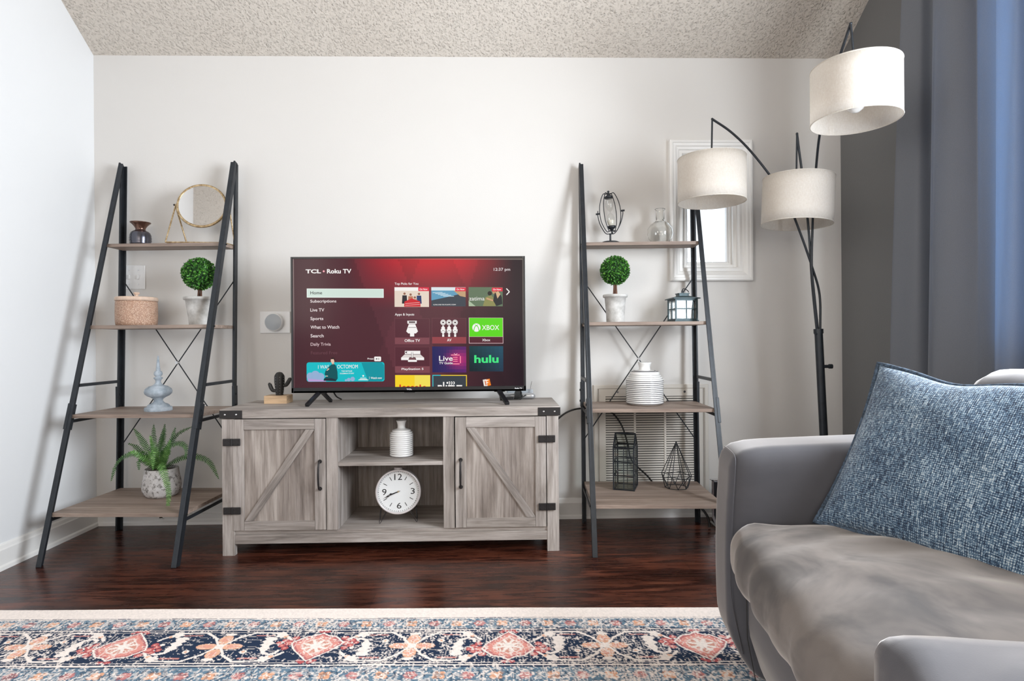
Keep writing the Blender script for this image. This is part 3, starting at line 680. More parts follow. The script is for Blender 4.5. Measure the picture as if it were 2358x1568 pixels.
for x in (1220, 1556, 1890): q4(x, 352, x+97, 386, rgb(226, 36, 66), 5); tx('On Now', x+11, x+84, 361, 377, Wt, .02, 6)
def tile(x0, y0, x1, y1, lab, lx0, lx1, bar=rgb(128, 72, 80), lay=1):
    q4(x0, y0, x1, y1, rgb(120, 72, 80), lay); q4(x0+2, y0+2, x1-2, y1-2, rgb(88, 42, 52), lay+1); q4(x0+2, y1-60, x1-2, y1-2, bar, lay+2); tx(lab, lx0, lx1, y1-46, y1-20, Wt, .016, 5)
tile(1004, 634, 1318, 868, 'Office TV', 1092, 1232); tile(1341, 630, 1653, 862, 'AV', 1478, 1518, rgb(150, 66, 72))
k_ = rgb(60, 34, 40)
pl([(1118, 656), (1204, 656), (1202, 682), (1120, 682)], Wt, 4); q4(1132, 662, 1190, 674, k_, 5); pl([(1132, 686), (1190, 686), (1214, 752), (1108, 752)], Wt, 4); line(1128, 716, 1196, 716, 4, k_, 5); pl([(1108, 752), (1214, 752), (1196, 770), (1126, 770)], Wt, 4); q4(1142, 760, 1180, 798, Wt, 6); cir(1161, 762, 19, Wt, 6)
for x in (1443, 1497, 1552):
    cir(x, 670, 25, Wt, 4); ring(x, 670, 17, 19.5, k_, 5); cir(x, 670, 8, k_, 5); q4(x-6, 698, x+6, 720, Wt, 4); cir(x, 722, 17, Wt, 4); pl([(x-23, 732), (x+23, 732), (x+20, 764), (x-20, 764)], Wt, 5); q4(x-9, 760, x+9, 800, Wt, 5); ring(x, 760, 15, 18, k_, 6, 16)
q4(1677, 626, 1990, 860, rgb(236, 200, 206), 1); q4(1681, 800, 1986, 856, rgb(84, 34, 44), 2); q4(1681, 628, 1986, 798, rgb(92, 218, 8), 2); tx('Xbox', 1797, 1872, 817, 840, Wt, .012, 5)
cir(1746, 716, 38, Wt, 3); gx = rgb(92, 218, 8)
for sg in (-1, 1):
    for i in range(6):
        t0, t1 = i/6, (i+1)/6; f_ = lambda t: (1746+sg*(4+22*t**.8), 700+48*t*t+6*t)
        a_, b_ = f_(t0), f_(t1); line(a_[0], a_[1], b_[0], b_[1], 7, gx, 5)
pl([(1726, 684), (1746, 694), (1766, 684), (1746, 704)], gx, 5)
tx('XBOX', 1796, 1954, 692, 738, Wt, .01, 4)
tile(1004, 892, 1320, 1128, 'PlayStation 5', 1063, 1262)
pl([(1094, 928), (1234, 928), (1234, 958), (1094, 958)], Wt, 4); pl([(1090, 962), (1236, 962), (1268, 990), (1060, 990)], rgb(226, 218, 214), 4); q4(1060, 990, 1268, 1012, Wt, 4); cir(1112, 942, 14, k_, 5, ry=8); cir(1118, 942, 8, Wt, 6, ry=6); pl([(1136, 986), (1188, 986), (1204, 1024), (1120, 1024)], k_, 6); pl([(1140, 990), (1184, 990), (1196, 1014), (1128, 1014)], rgb(120, 80, 84), 7); q4(1122, 1010, 1202, 1028, Wt, 8); q4(1154, 940, 1168, 990, Wt, 8); line(1154, 940, 1154, 990, 3, k_, 9); line(1168, 940, 1168, 990, 3, k_, 9)
# programme guide tile: blue to purple
for i in range(12):
    xa, xb = 1342+i*309/12, 1342+(i+1)*309/12
    for j in range(8):
        ya, yb = 888+j*236/8, 888+(j+1)*236/8; d = max(0, 1-math.hypot((xa-1560)/150, (ya-990)/110)); G_ = (int(38+60*i/12+120*d), int(38+10*d), int(92+18*i/12+10*d)); q4(xa, ya, xb, yb, rgb(*G_), 1)
tx('Live', 1404, 1528, 972, 1020, Wt, .012, 5); tx('TV Guide', 1404, 1528, 1027, 1050, Wt, .012, 5)
pk = rgb(255, 60, 110); pkl = rgb(255, 200, 215)
for a in ((1512, 966, 1592, 966), (1598, 974, 1598, 1040), (1590, 1046, 1530, 1046)): line(*a, 9, pk, 4); line(*a, 4, pkl, 5)
for yy in (986, 1004, 1022): line(1530, yy, 1572, yy, 7, pk, 4); line(1530, yy, 1572, yy, 3, pkl, 5)
line(1556, 964, 1540, 950, 4, pkl, 5); line(1556, 964, 1570, 950, 4, pkl, 5)
for j in range(8):
    for i in range(8):
        xa, xb = 1679+i*310/8, 1679+(i+1)*310/8; ya, yb = 884+j*230/8, 884+(j+1)*230/8; q4(xa, ya, xb, yb, rgb(22+i*2, int(60-j*3+i*3), int(66-j*3+i*5)), 1)
tx('hulu', 1724, 1946, 964, 1038, rgb(70, 232, 132), .03, 4)
# bottom row, cut off by the edge of the picture
q4(1004, 1148, 1322, 1262, rgb(250, 214, 40), 1); q4(1180, 1150, 1322, 1262, rgb(246, 226, 90), 2)
for x0_, x1_ in ((1042, 1056), (1224, 1238)): q4(x0_, 1234, x1_, 1262, rgb(214, 50, 24), 4)
for x0_ in (1066, 1104, 1142, 1180, 1250): pl([(x0_, 1262), (x0_+4, 1252), (x0_+14, 1247), (x0_+26, 1247), (x0_+34, 1254), (x0_+36, 1262)], rgb(214, 50, 24), 4)
q4(1342, 1146, 1656, 1258, rgb(234, 200, 60), 1); pl([(1342, 1146), (1420, 1146), (1352, 1258), (1342, 1258)], rgb(60, 190, 200), 2); q4(1350, 1154, 1648, 1258, rgb(60, 66, 72), 3)
cir(1478, 1218, 9, Wt, 4)
for x in (1494, 1514, 1534):
    pl([(x-4, 1204), (x+6, 1206), (x+12, 1218), (x+6, 1232), (x-4, 1234), (x+3, 1218)], Wt, 4)
for x0_, hh in ((1390, 20), (1438, 48), (1462, 20), (1484, 20), (1512, 20), (1560, 20)): q4(x0_, 1258-hh, x0_+12, 1257, Wt, 4)
for x0_, x1_ in ((1394, 1424), (1488, 1520), (1566, 1600)): pl([(x0_, 1250), (x0_+8, 1238), (x1_, 1238), (x1_+8, 1250)], Wt, 5)
q4(1512, 1240, 1544, 1257, Wt, 4); q4(1560, 1238, 1612, 1257, Wt, 4)
pl([(1800, 1190), (1864, 1180), (1866, 1200), (1876, 1240), (1812, 1252), (1810, 1230)], rgb(244, 130, 30), 3); pl([(1800, 1190), (1832, 1185), (1844, 1246), (1812, 1252)], rgb(240, 232, 224), 4); line(1822, 1198, 1830, 1240, 9, rgb(214, 90, 20), 5); line(1822, 1198, 1852, 1193, 9, rgb(255, 240, 226), 5); line(1826, 1218, 1850, 1214, 9, rgb(255, 240, 226), 5)
# promotional banner, a seated person in profile
bx0, bx1, by0, by1, rr_ = 206, 908, 1034, 1210, 22
pts_ = []
for cx_, cy_, a0 in ((bx1-rr_, by0+rr_-4, -90), (bx1-rr_, by1-rr_-4, 0), (bx0+rr_, by1-rr_, 90), (bx0+rr_, by0+rr_, 180)):
    for k in range(6): a = math.radians(a0+k*18); pts_.append((cx_+rr_*math.cos(a), cy_+rr_*math.sin(a)))
pl(pts_, rgb(20, 190, 200), 1); pl([(700, 1036), (880, 1030), (905, 1060), (905, 1180), (880, 1204), (760, 1206)], rgb(16, 150, 162), 2)
for x, y, r in ((240, 1160, 34), (285, 1150, 40), (330, 1165, 36), (250, 1185, 20), (585, 1190, 16), (620, 1184, 20), (560, 1196, 10)): cir(x, y, r, rgb(150, 178, 214), 2, ry=min(r, 1206-y))
pl([(212, 1180), (380, 1196), (380, 1208), (220, 1208)], rgb(186, 160, 214), 3)
tx('I WAS', 310, 408, 1058, 1092, Wt, .0, 5); tx('OCTOMOM', 482, 668, 1054, 1090, Wt, .0, 5); tx('THE NATALIE', 520, 616, 1106, 1119, Wt, .01, 5); tx('SULEMAN STORY', 506, 634, 1127, 1140, Wt, .01, 5); tx('Watch now', 783, 884, 1164, 1184, Wt, .015, 5); line(771, 1162, 771, 1186, 2, Wt, 5)
pl([(360, 1200), (366, 1178), (380, 1166), (368, 1140), (376, 1112), (404, 1076), (432, 1052), (452, 1046), (472, 1064), (484, 1120), (486, 1180), (470, 1202)], rgb(10, 84, 90), 6); pl([(358, 1200), (364, 1180), (430, 1176), (470, 1190), (470, 1204)], rgb(30, 46, 56), 7)
cir(441, 1018, 17, rgb(232, 196, 172), 7, ry=24); pl([(428, 1006), (432, 990), (452, 990), (462, 1006), (460, 1030), (450, 1004)], rgb(50, 34, 34), 8); pl([(434, 1036), (452, 1032), (456, 1052), (436, 1054)], rgb(222, 184, 160), 6); pl([(384, 1108), (404, 1086), (412, 1094), (392, 1110)], rgb(232, 196, 172), 8); line(376, 1158, 398, 1158, 6, rgb(240, 220, 200), 8)
cir(716, 1156, 8, Wt, 4); line(690, 1175, 740, 1175, 4, Wt, 4); line(684, 1184, 750, 1184, 4, Wt, 4); line(672, 1192, 762, 1192, 5, Wt, 4)
tx('Press', 756, 810, 992, 1008, Wt, .015, 3)
pl([(816, 986), (822, 981), (872, 981), (878, 986), (878, 1017), (872, 1023), (822, 1023), (816, 1017)], Wt, 3); pl([(832, 994), (848, 1002), (832, 1010)], rgb(50, 60, 60), 5); q4(851, 994, 855, 1010, rgb(120, 124, 124), 5); q4(858, 994, 862, 1010, rgb(120, 124, 124), 5)
# reverse every picture face so that it faces the room, then build
G.f = [f if True else f for f in G.f]
G.build('menu_graphics', 'screen_pixels', scr)
m = MB(); put_text(m, 'TCL', -.0125, .0125, BZ+.0095, BZ+.0155, -.0104, None, .04); m.build('logo', 'white_plastic', tv)
m = MB(); put_text(m, 'Roku TV', HW-.052, HW-.018, BZ+.010, BZ+.0155, -.0104, None, .02); m.build('logo', 'white_plastic', tv)
m = MB(); m.box(-.024, .024, -.006, .006, BZ-.004, BZ); m.build('sensor', 'black_plastic', tv)
for s in (-1, 1):       # splayed V feet
    fx = s*.412; m = MB()
    ftx = -.445 if s < 0 else .452
    m.bar((fx, .004, BZ+.004), (ftx, -.105, .004), .020, .014); m.bar((fx+.01, .006, BZ+.004), (fx+.016 if s < 0 else fx+.018, .105, .004), .020, .014)
    m.box(fx-.02, fx+.03, -.006, .010, BZ-.004, BZ+.004)
    if s < 0: m = MB(); m.bar((fx-.005, .004, BZ+.002), (-.4435, -.098, .005), .016, .016); m.bar((fx+.008, .006, BZ+.002), (-.390, .096, .005), .016, .014); m.box(fx-.02, fx+.03, -.006, .010, BZ-.004, BZ+.004)
    m.build('foot', 'black_plastic', tv, bevel=.002)
m = MB(); m.tube([(-.372, .03, BZ+.03), (-.368, .10, .03), (-.366, .19, .004)], .0035, 8, smooth_path=4); m.build('cable', 'cord_black', tv)

# ------------------------------------------------------------------ wifi router with wound cable
g = thing('router', 'silver rounded router with thin aerials behind the right foot of the television', 'router', (.108, -.145, .6355), -.12)
m = rbox(-.078, .078, -.024, .030, 0, .030, (.022, .020, .012), 10); m.build('body', 'silver_plastic', g)
m = MB(); m.box(-.065, .065, .018, .040, .018, .046); m.build('rear_panel', 'grey_plastic', g, bevel=.006)
for x in (.0, .048): MB().cyl((x, .012, .028), (x+.012, .012, .086), .0012, n=6).build('aerial', 'steel', g)
g = thing('coiled_cable', 'black power lead wound in a bundle against the silver router', 'cable', (.098, -.172, .6355))
m = MB(); pts = []
for i in range(7*16+1):
    t = 2*PI*i/16; pts.append((-.010+i*.00023+.012*math.cos(t)*.6, -.012+.008*math.cos(t), .022+.020*math.sin(t)))
m.tube(pts, .0022, 6); m.tube([(-.02, -.014, .004), (.0, -.02, .004), (.02, -.018, .012), (.04, -.012, .022)], .003, 6, smooth_path=4); m.build('lead', 'cord_black', g)
m = MB(); m.box(-.058, -.020, -.022, -.008, 0, .012); m.build('plug', 'black_plastic', g, bevel=.002)

# ------------------------------------------------------------------ cactus figurine
g = thing('cactus_figurine', 'black ribbed cactus ornament with two arms on a pale wooden block', 'ornament', (-1.040, -.215, .635), .0)
m = MB(); m.box(-.058, .048, -.042, .042, 0, .037); m.build('base', 'light_block', g, bevel=.0015)
rib = lambda t, z: 1-.13*abs(math.sin(4.0*t))**.6+.03
def ribbed(path, rad, n=40):
    mm = MB(); P = spline(path, 6); m_ = len(P); vs = []; ref = Vector((0, -1, 0))
    for i, p in enumerate(P):
        a = (P[min(i+1, m_-1)]-P[max(i-1, 0)]).normalized(); x = (ref-a*ref.dot(a)).normalized(); y = a.cross(x); t_ = i/(m_-1)*(len(rad)-1); k = min(int(t_), len(rad)-2); r = rad[k]+(rad[k+1]-rad[k])*(t_-k)
        for j in range(n): th = 2*PI*j/n; vs.append(p+(x*math.cos(th)+y*math.sin(th))*r*rib(th, 0))
    mm.add(vs, [(i*n+j, i*n+(j+1)%n, (i+1)*n+(j+1)%n, (i+1)*n+j) for i in range(m_-1) for j in range(n)], True)
    mm.add(vs[-n:], [tuple(range(n))]); return mm
m = ribbed([(0, 0, .035), (0, 0, .065), (0, 0, .10), (0, 0, .128), (0, 0, .143), (0, 0, .147)], [.017, .0205, .024, .0235, .014, .003]); m.build('stem', 'cactus_black', g)
m = ribbed([(-.018, 0, .058), (-.032, 0, .060), (-.040, 0, .073), (-.046, 0, .090), (-.045, 0, .096)], [.007, .0085, .0095, .0085, .002]); m.build('arm', 'cactus_black', g)
m = ribbed([(.016, 0, .082), (.030, 0, .084), (.040, 0, .096), (.050, 0, .114), (.052, 0, .120)], [.007, .0085, .0095, .0085, .002]); m.build('arm', 'cactus_black', g)
m = MB()
for k in range(8):
    th = PI/8+k*PI/4+PI/2
    for z in (.045, .058, .071, .084, .097, .110, .122): r = .0215 if z < .07 else .0245; m.sphere((r*math.cos(th), r*math.sin(th), z), .0012, 4)
m.build('spines', 'grey_plastic', g)

# ------------------------------------------------------------------ things on the left ladder
def on(loc, rot, x, y, z=0): c_, s_ = math.cos(rot), math.sin(rot); return (loc[0]+c_*x-s_*y, loc[1]+s_*x+c_*y, z)
# spittoon-shaped vase
g = thing('metal_vase', 'small dark pewter and bronze vase with flared neck on the top left shelf', 'vase', (-1.757, -.098, 1.405))
pr = [(.040, 0), (.045, .004), (.0465, .012), (.0455, .018), (.048, .024), (.0465, .031), (.048, .037), (.046, .044), (.0465, .050), (.044, .057), (.041, .064), (.034, .070), (.0235, .075), (.0215, .081), (.0235, .088), (.030, .098), (.038, .107), (.0455, .113), (.0455, .115), (.036, .109), (.022, .092), (.020, .078), (.02, .06)]
MB().lathe(pr, 48, cap=True).build('body', 'bronze', g)
# vanity mirror on wire stand
g = thing('vanity_mirror', 'round tabletop mirror in an aged brass swivel stand on the top left shelf', 'mirror', (-1.443, -.115, 1.405), .10)
R = .109; cz_ = .190
tilt = Matrix.Translation((0, -.012, cz_)) @ Matrix.Rotation(math.radians(5), 4, 'Z') @ Matrix.Rotation(math.radians(-13), 4, 'X')
m = MB(); m.tube([(R*math.cos(2*PI*i/56), 0, R*math.sin(2*PI*i/56)) for i in range(56)], .006, 10, closed=True)
m.lathe([(R, -.004), (R, .006), (.001, .010)], 56, cap=False); 
mm = MB(); mm.tube([(R*math.cos(2*PI*i/56), 0, R*math.sin(2*PI*i/56)) for i in range(56)], .0065, 10, closed=True)
k = MB().lathe([(R, -.002), (R, .006), (.001, .009)], 56, cap=False); k.xf(Matrix.Rotation(-PI/2, 4, 'X')); mm.add(k.v, k.f, True)
mm.xf(tilt); mm.build('frame', 'brass', g)
m = MB().lathe([(R-.003, 0), (.0001, 0)], 56, cap=False); m.xf(Matrix.Rotation(PI/2, 4, 'X')); m.xf(Matrix.Translation((0, -.0035, 0))); m.xf(tilt); m.build('glass', 'mirror', g)
for s in (-1, 1):
    m = MB(); top = Vector((s*.122, -.012, cz_+.004))
    f_ = Vector((s*.150 if s < 0 else .118, -.058, .003)); b_ = Vector((s*.088 if s < 0 else .138, .036, .003))
    m.tube([f_, top+Vector((-.002*s, -.003, -.004)), top, top+Vector((.002*s, .003, -.004)), b_], .0036, 8); m.tube([f_, b_], .0034, 8)
    L = m.build('stand_leg', 'brass', g)
    MB().cyl(top+Vector((s*.004, 0, -.002)), (s*.108, -.012, cz_-.002), .0032, n=10).build('pivot', 'iron', L)
    MB().sphere(top+Vector((s*.006, 0, -.002)), .005, 8).build('knob', 'iron', L)
m = MB(); m.tube([(-.149, -.058, .003), (.118, -.058, .003)], .0033, 8); m.build('base_bar', 'brass', g)
# lidded canister
g = thing('lidded_canister', 'pebbled pinkish-brown ceramic canister with knobbed lid on the second left shelf', 'canister', (-1.738, -.165, 1.008))
MB().lathe([(.080, 0), (.086, .004), (.088, .02), (.089, .06), (.088, .10), (.087, .115), (.084, .117)], 64).build('body', 'pebbled', g)
l_ = MB().lathe([(.086, .1175), (.090, .119), (.090, .132), (.087, .137), (.030, .139), (.0005, .140)], 64).build('lid', 'lid_terracotta', g)
MB().lathe([(.008, .1385), (.0085, .143), (.006, .147), (.009, .151), (.0135, .155), (.014, .158), (.010, .162), (.0005, .163)], 32).build('knob', 'lid_terracotta', l_)
# topiary ball trees
def topiary(name, label, loc, potr, poth, base_r, ballr, ballz, seed, stems):
    g = thing(name, label, 'plant', loc, 0); rd = random.Random(seed)
    pr = [(base_r, 0), (base_r+.002, .003)]+[(base_r+(potr-.008-base_r)*t, .003+(poth-.018)*t) for t in (.25, .5, .75, 1)]+[(potr-.001, poth-.014), (potr+.001, poth-.008), (potr, poth-.001), (potr-.004, poth), (potr-.008, poth-.004), (potr-.012, poth-.014), (.001, poth-.014)]
    MB().lathe(pr, 48).build('pot', 'pale_concrete', g)
    MB().lathe([(potr-.010, poth-.012), (.02, poth-.006), (.001, poth-.004)], 24, cap=False).build('soil', 'soil', g)
    m = MB()
    for i in range(stems):
        a = i*2*PI/stems; m.tube([(.008*math.cos(a), .008*math.sin(a), poth-.01), (.006*math.cos(a+.8), .006*math.sin(a+.8), (poth+ballz)/2), (.005*math.cos(a), .005*math.sin(a), ballz-.02)], .0045, 7, smooth_path=4)
    m.build('trunk', 'bark', g)
    fo = MB(); N = 1500
    for i in range(N):
        u = 1-2*(i+.5)/N; th = i*2.39996; d = Vector((math.sqrt(1-u*u)*math.cos(th), math.sqrt(1-u*u)*math.sin(th), u))
        d = (d+Vector((rd.uniform(-.12, .12), rd.uniform(-.12, .12), rd.uniform(-.12, .12)))).normalized()
        c_ = Vector((0, 0, ballz))+d*ballr*rd.uniform(.80, .93); L_ = ballr*rd.uniform(.13, .20); ax = (d*rd.uniform(.4, 1.3)+Vector((rd.uniform(-1, 1), rd.uniform(-1, 1), rd.uniform(-1, 1)))*.75).normalized()
        sd = ax.cross(d+Vector((.01, .02, .03))).normalized()*L_*.33; up = sd.cross(ax).normalized()*L_*.12
        tip = c_+ax*L_; mid = c_+ax*L_*.5
        if (tip-Vector((0, 0, ballz))).length > ballr*1.05: tip = c_+ax*L_*.6; mid = c_+ax*L_*.3
        fo.add([c_, mid+sd, tip, mid-sd, mid-up], [(0, 1, 4), (1, 2, 4), (2, 3, 4), (3, 0, 4)], True)
    f_ = fo.build('foliage', 'leaf_dark', g)
    MB().sphere((0, 0, ballz), ballr*.84, 14).build('moss_core', 'moss', g)
    return g
topiary('potted_topiary', 'boxwood ball topiary in a grey pot on the second shelf of the left ladder', (-1.428, -.185, 1.008), .070, .135, .044, .079, .247, 3, 3)
topiary('potted_topiary', 'boxwood ball topiary in a grey pot on the right ladder shelf, left of the lantern', (.583, -.160, 1.008), .060, .138, .042, .074, .257, 9, 4)
# finial
g = thing('wooden_finial', 'grey-blue distressed turned finial ornament on the third shelf of the left ladder', 'ornament', (-1.583, -.262, .609))
pr = [(.057, 0), (.058, .004), (.057, .016), (.054, .018), (.046, .019), (.047, .023), (.040, .030), (.026, .036), (.0185, .046), (.020, .054), (.030, .062), (.046, .070), (.056, .080), (.058, .090), (.054, .102), (.044, .110), (.040, .111), (.041, .113), (.026, .117), (.0155, .124), (.011, .134), (.0125, .144), (.0185, .150), (.019, .154), (.012, .157), (.011, .160), (.0165, .165), (.0185, .173), (.016, .181), (.0095, .186), (.0085, .188), (.0095, .191), (.0075, .205), (.0045, .240), (.0025, .254), (.0005, .257)]
MB().lathe(pr, 40).build('turning', 'grey_blue_wood', g)
# fern
FR = [
  [(-0.015, 0.01, 0.124), (-0.07, 0.03, 0.192), (-0.136, 0.04, 0.201), (-0.196, 0.04, 0.161), (-0.227, 0.04, 0.07)],
  [(-0.011, 0.01, 0.124), (-0.034, 0.02, 0.203), (-0.08, 0.03, 0.273), (-0.121, 0.04, 0.322)],
  [(-0.021, 0.02, 0.122), (-0.084, 0.07, 0.174), (-0.136, 0.09, 0.222), (-0.181, 0.09, 0.243)],
  [(-0.011, 0.02, 0.122), (-0.03, 0.05, 0.207), (-0.045, 0.07, 0.276), (-0.044, 0.07, 0.338)],
  [(-0.009, 0.02, 0.122), (-0.035, 0.09, 0.19), (-0.037, 0.12, 0.257), (-0.032, 0.14, 0.313)],
  [(-0.005, 0.02, 0.122), (0.004, 0.04, 0.209), (-0.0, 0.07, 0.275), (-0.003, 0.09, 0.336)],
  [(0.005, 0.01, 0.124), (0.037, 0.01, 0.204), (0.066, 0.02, 0.273), (0.086, 0.02, 0.329)],
  [(0.005, 0.01, 0.124), (0.04, 0.03, 0.221), (0.081, 0.04, 0.289), (0.156, 0.04, 0.327)],
  [(0.009, 0.01, 0.124), (0.062, -0.01, 0.228), (0.117, -0.02, 0.259), (0.158, -0.03, 0.24), (0.158, -0.04, 0.187)],
  [(0.003, 0.02, 0.122), (0.064, 0.04, 0.163), (0.139, 0.05, 0.185), (0.22, 0.05, 0.159), (0.27, 0.05, 0.071)],
  [(0.022, -0.02, 0.131), (0.062, -0.07, 0.174), (0.109, -0.12, 0.142), (0.133, -0.13, 0.068), (0.129, -0.13, 0.001), (0.102, -0.12, -0.05)],
  [(0.006, -0.01, 0.128), (0.012, -0.05, 0.206), (0.032, -0.07, 0.229), (0.037, -0.08, 0.144)],
  [(-0.009, -0.0, 0.126), (-0.046, -0.01, 0.179), (-0.06, -0.02, 0.181), (-0.06, -0.02, 0.132)],
  [(-0.001, -0.0, 0.126), (-0.011, -0.03, 0.183), (-0.038, -0.05, 0.207), (-0.065, -0.06, 0.229), (-0.094, -0.06, 0.206)],
  [(0.012, -0.0, 0.126), (0.058, -0.02, 0.19), (0.085, -0.04, 0.243), (0.093, -0.04, 0.282)],
  [(0.006, -0.0, 0.126), (0.03, -0.02, 0.19), (0.009, -0.03, 0.252), (0.001, -0.04, 0.303)]]
g = thing('potted_fern', 'green fern with drooping fronds in a speckled stone pot on the lowest left shelf', 'plant', (-1.585, -.235, .206))
MB().lathe([(.055, 0), (.064, .003), (.074, .014), (.081, .032), (.083, .048), (.081, .066), (.076, .090), (.072, .112), (.071, .128), (.068, .131), (.065, .128), (.065, .116), (.001, .114)], 48).build('pot', 'speckled_stone', g)
MB().lathe([(.0645, .117), (.03, .121), (.001, .122)], 24, cap=False).build('soil', 'soil', g)
rd = random.Random(4)
for path in FR:
    P = spline([Vector((0+.35*path[0][0], -.01, .118))]+[Vector((x, y-.055, z)) for x, y, z in path[1:]], 14); L = sum((P[i+1]-P[i]).length for i in range(len(P)-1)); n = max(14, int(L/.0080))
    fm = MB(); fm.tube(P, [.0014*(1-.75*i/len(P)) for i in range(len(P))], 5)
    acc = 0; seglen = L/n; nxt = .022; W_ = min(.026, L*.10+.006); side = Vector((0, -1, .25)).normalized()
    for i in range(len(P)-1):
        d = (P[i+1]-P[i]); dl = d.length; a = d.normalized()
        while acc+dl >= nxt:
            p = P[i]+d*((nxt-acc)/dl); t = nxt/L
            hz = a.cross(Vector((0, 0, 1))); 
            if hz.length < .35: hz = a.cross(Vector((0, -1, .2)))
            hz.normalize(); 
            # keep the blade turned so its face is seen from the room
            face = Vector((.15*rd.uniform(-1, 1), -1, .45)).normalized(); wv = a.cross(face).normalized(); wv = (wv*.8+hz*.35*(1 if hz.dot(wv) > 0 else -1)).normalized()
            wl = W_*(math.sin(PI*min(1, t*1.02))**.45)*(1-.45*t)*rd.uniform(.85, 1.1)
            for s in (-1, 1):
                tip = p+wv*s*wl+a*wl*.38+Vector((0, 0, -wl*.12)); b0, b1 = p-a*seglen*.30, p+a*seglen*.32; mid0 = p+wv*s*wl*.55-a*seglen*.26+a*wl*.15; mid1 = p+wv*s*wl*.55+a*seglen*.34+a*wl*.19
                fm.add([b0, mid0, tip, mid1, b1], [(0, 1, 2, 3, 4)], True)
            nxt += seglen
        acc += dl
    fm.build('frond', 'fern_green' if path[1][1] > -.015 else 'fern_bright', g)

# ------------------------------------------------------------------ things on the right ladder
g = thing('hourglass', 'hourglass in a black wire swivel frame on a round foot, top right shelf', 'hourglass', (.573, -.100, 1.405), -.25)
MB().lathe([(.048, 0), (.050, .003), (.047, .008), (.038, .012), (.022, .0145), (.006, .016)], 40).build('foot', 'black_metal', g)
MB().lathe([(.0055, .014), (.0045, .025), (.0045, .045), (.007, .052)], 16).build('stem', 'black_metal', g)
m = MB(); m.tube([(-.062, 0, .170), (-.062, 0, .145), (-.050, 0, .100), (-.024, 0, .056), (0, 0, .052), (.024, 0, .056), (.050, 0, .100), (.062, 0, .145), (.062, 0, .170)], .0022, 8, smooth_path=5); m.build('yoke', 'black_metal', g)
CT = Matrix.Translation((0, 0, .160)) @ Matrix.Rotation(math.radians(-5), 4, 'Y')
m = MB()
for a in (.10, 1.0):
    lp = []
    for x, z in ((.012, -.094), (.026, -.094), (.046, -.050), (.052, 0), (.046, .050), (.028, .094), (.012, .094), (-.012, .094), (-.028, .094), (-.046, .050), (-.052, 0), (-.046, -.050), (-.026, -.094), (-.012, -.094)): lp.append((x*math.cos(a), x*math.sin(a), z))
    q = spline([Vector(p) for p in lp]+[Vector(lp[0])], 4)[:-1]; m.tube(q, .0021, 8, closed=True)
m.cyl((-.072, 0, 0), (-.050, 0, 0), .0045, n=12); m.cyl((.050, 0, 0), (.072, 0, 0), .0045, n=12)
m.xf(CT); m.build('cage', 'black_metal', g)
m = MB().lathe([(.004, .070), (.021, .070), (.022, .075), (.021, .080), (.010, .086), (.006, .094), (.004, .098), (.006, .104), (.005, .108), (.0005, .110)], 24)
m.lathe([(.0005, -.110), (.005, -.108), (.004, -.098), (.006, -.094), (.010, -.086), (.021, -.080), (.022, -.075), (.021, -.070), (.004, -.070)], 24); m.xf(CT); m.build('cap', 'black_metal', g)
pr = [(.012, -.070), (.0175, -.060), (.020, -.046), (.0195, -.030), (.014, -.014), (.005, -.004), (.0022, 0), (.005, .004), (.014, .014), (.0195, .030), (.020, .046), (.0175, .060), (.012, .070)]
m = MB().lathe(pr, 32, cap=False); m.xf(CT); m.build('bulb', 'clear_glass', g)
m = MB().lathe([(.011, -.069), (.0165, -.060), (.0188, -.048), (.0185, -.042), (.002, -.037)], 28); m.xf(CT); m.build('sand', 'sand', g)
g = thing('glass_flask', 'clear round-bottomed glass flask vase with narrow neck, top right shelf', 'vase', (.828, -.092, 1.4055))
pr = [(.0005, .001), (.028, .001), (.044, .008), (.058, .026), (.0645, .050), (.062, .076), (.050, .097), (.034, .109), (.0225, .116), (.0205, .124), (.0205, .164), (.0215, .170), (.0255, .174), (.0255, .177), (.0205, .178), (.0185, .172), (.0180, .126), (.030, .107), (.048, .092), (.0585, .074), (.0610, .050), (.055, .028), (.042, .012), (.027, .005), (.0005, .005)]
MB().lathe(pr, 72, cap=False).build('body', 'solid_glass', g)
g = thing('lantern', 'dark teal metal lantern with windowed glass sides on the second right shelf', 'lantern', (.915, -.165, 1.008), .06)
m = MB(); h = .056
for sx in (-1, 1):
    for sy in (-1, 1): m.box(min(sx*h, sx*(h-.007)), max(sx*h, sx*(h-.007)), min(sy*h, sy*(h-.007)), max(sy*h, sy*(h-.007)), .008, .112)
for z0, z1 in ((.008, .016), (.104, .112)):
    for s in (-1, 1): m.box(-h+.007, h-.007, min(s*h, s*(h-.006)), max(s*h, s*(h-.006)), z0, z1); m.box(min(s*h, s*(h-.006)), max(s*h, s*(h-.006)), -h+.007, h-.007, z0, z1)
for s in (-1, 1):
    m.box(-.0025, .0025, min(s*h, s*(h-.005)), max(s*h, s*(h-.005)), .016, .104); m.box(-h+.007, h-.007, min(s*(h-.0005), s*(h-.0045)), max(s*(h-.0005), s*(h-.0045)), .0615, .0665)
    m.box(min(s*h, s*(h-.005)), max(s*h, s*(h-.005)), -.0025, .0025, .016, .104); m.box(min(s*(h-.0005), s*(h-.0045)), max(s*(h-.0005), s*(h-.0045)), -h+.007, h-.007, .0615, .0665)
tm = plain('teal_metal', (0.045, 0.075, 0.085, 1), 0.45, 0.3, nscale=40, var=0.25)
m.build('body', tm, g)
m = MB(); m.box(-.060, .060, -.060, .060, 0, .008); m.build('base', tm, g, bevel=.001)
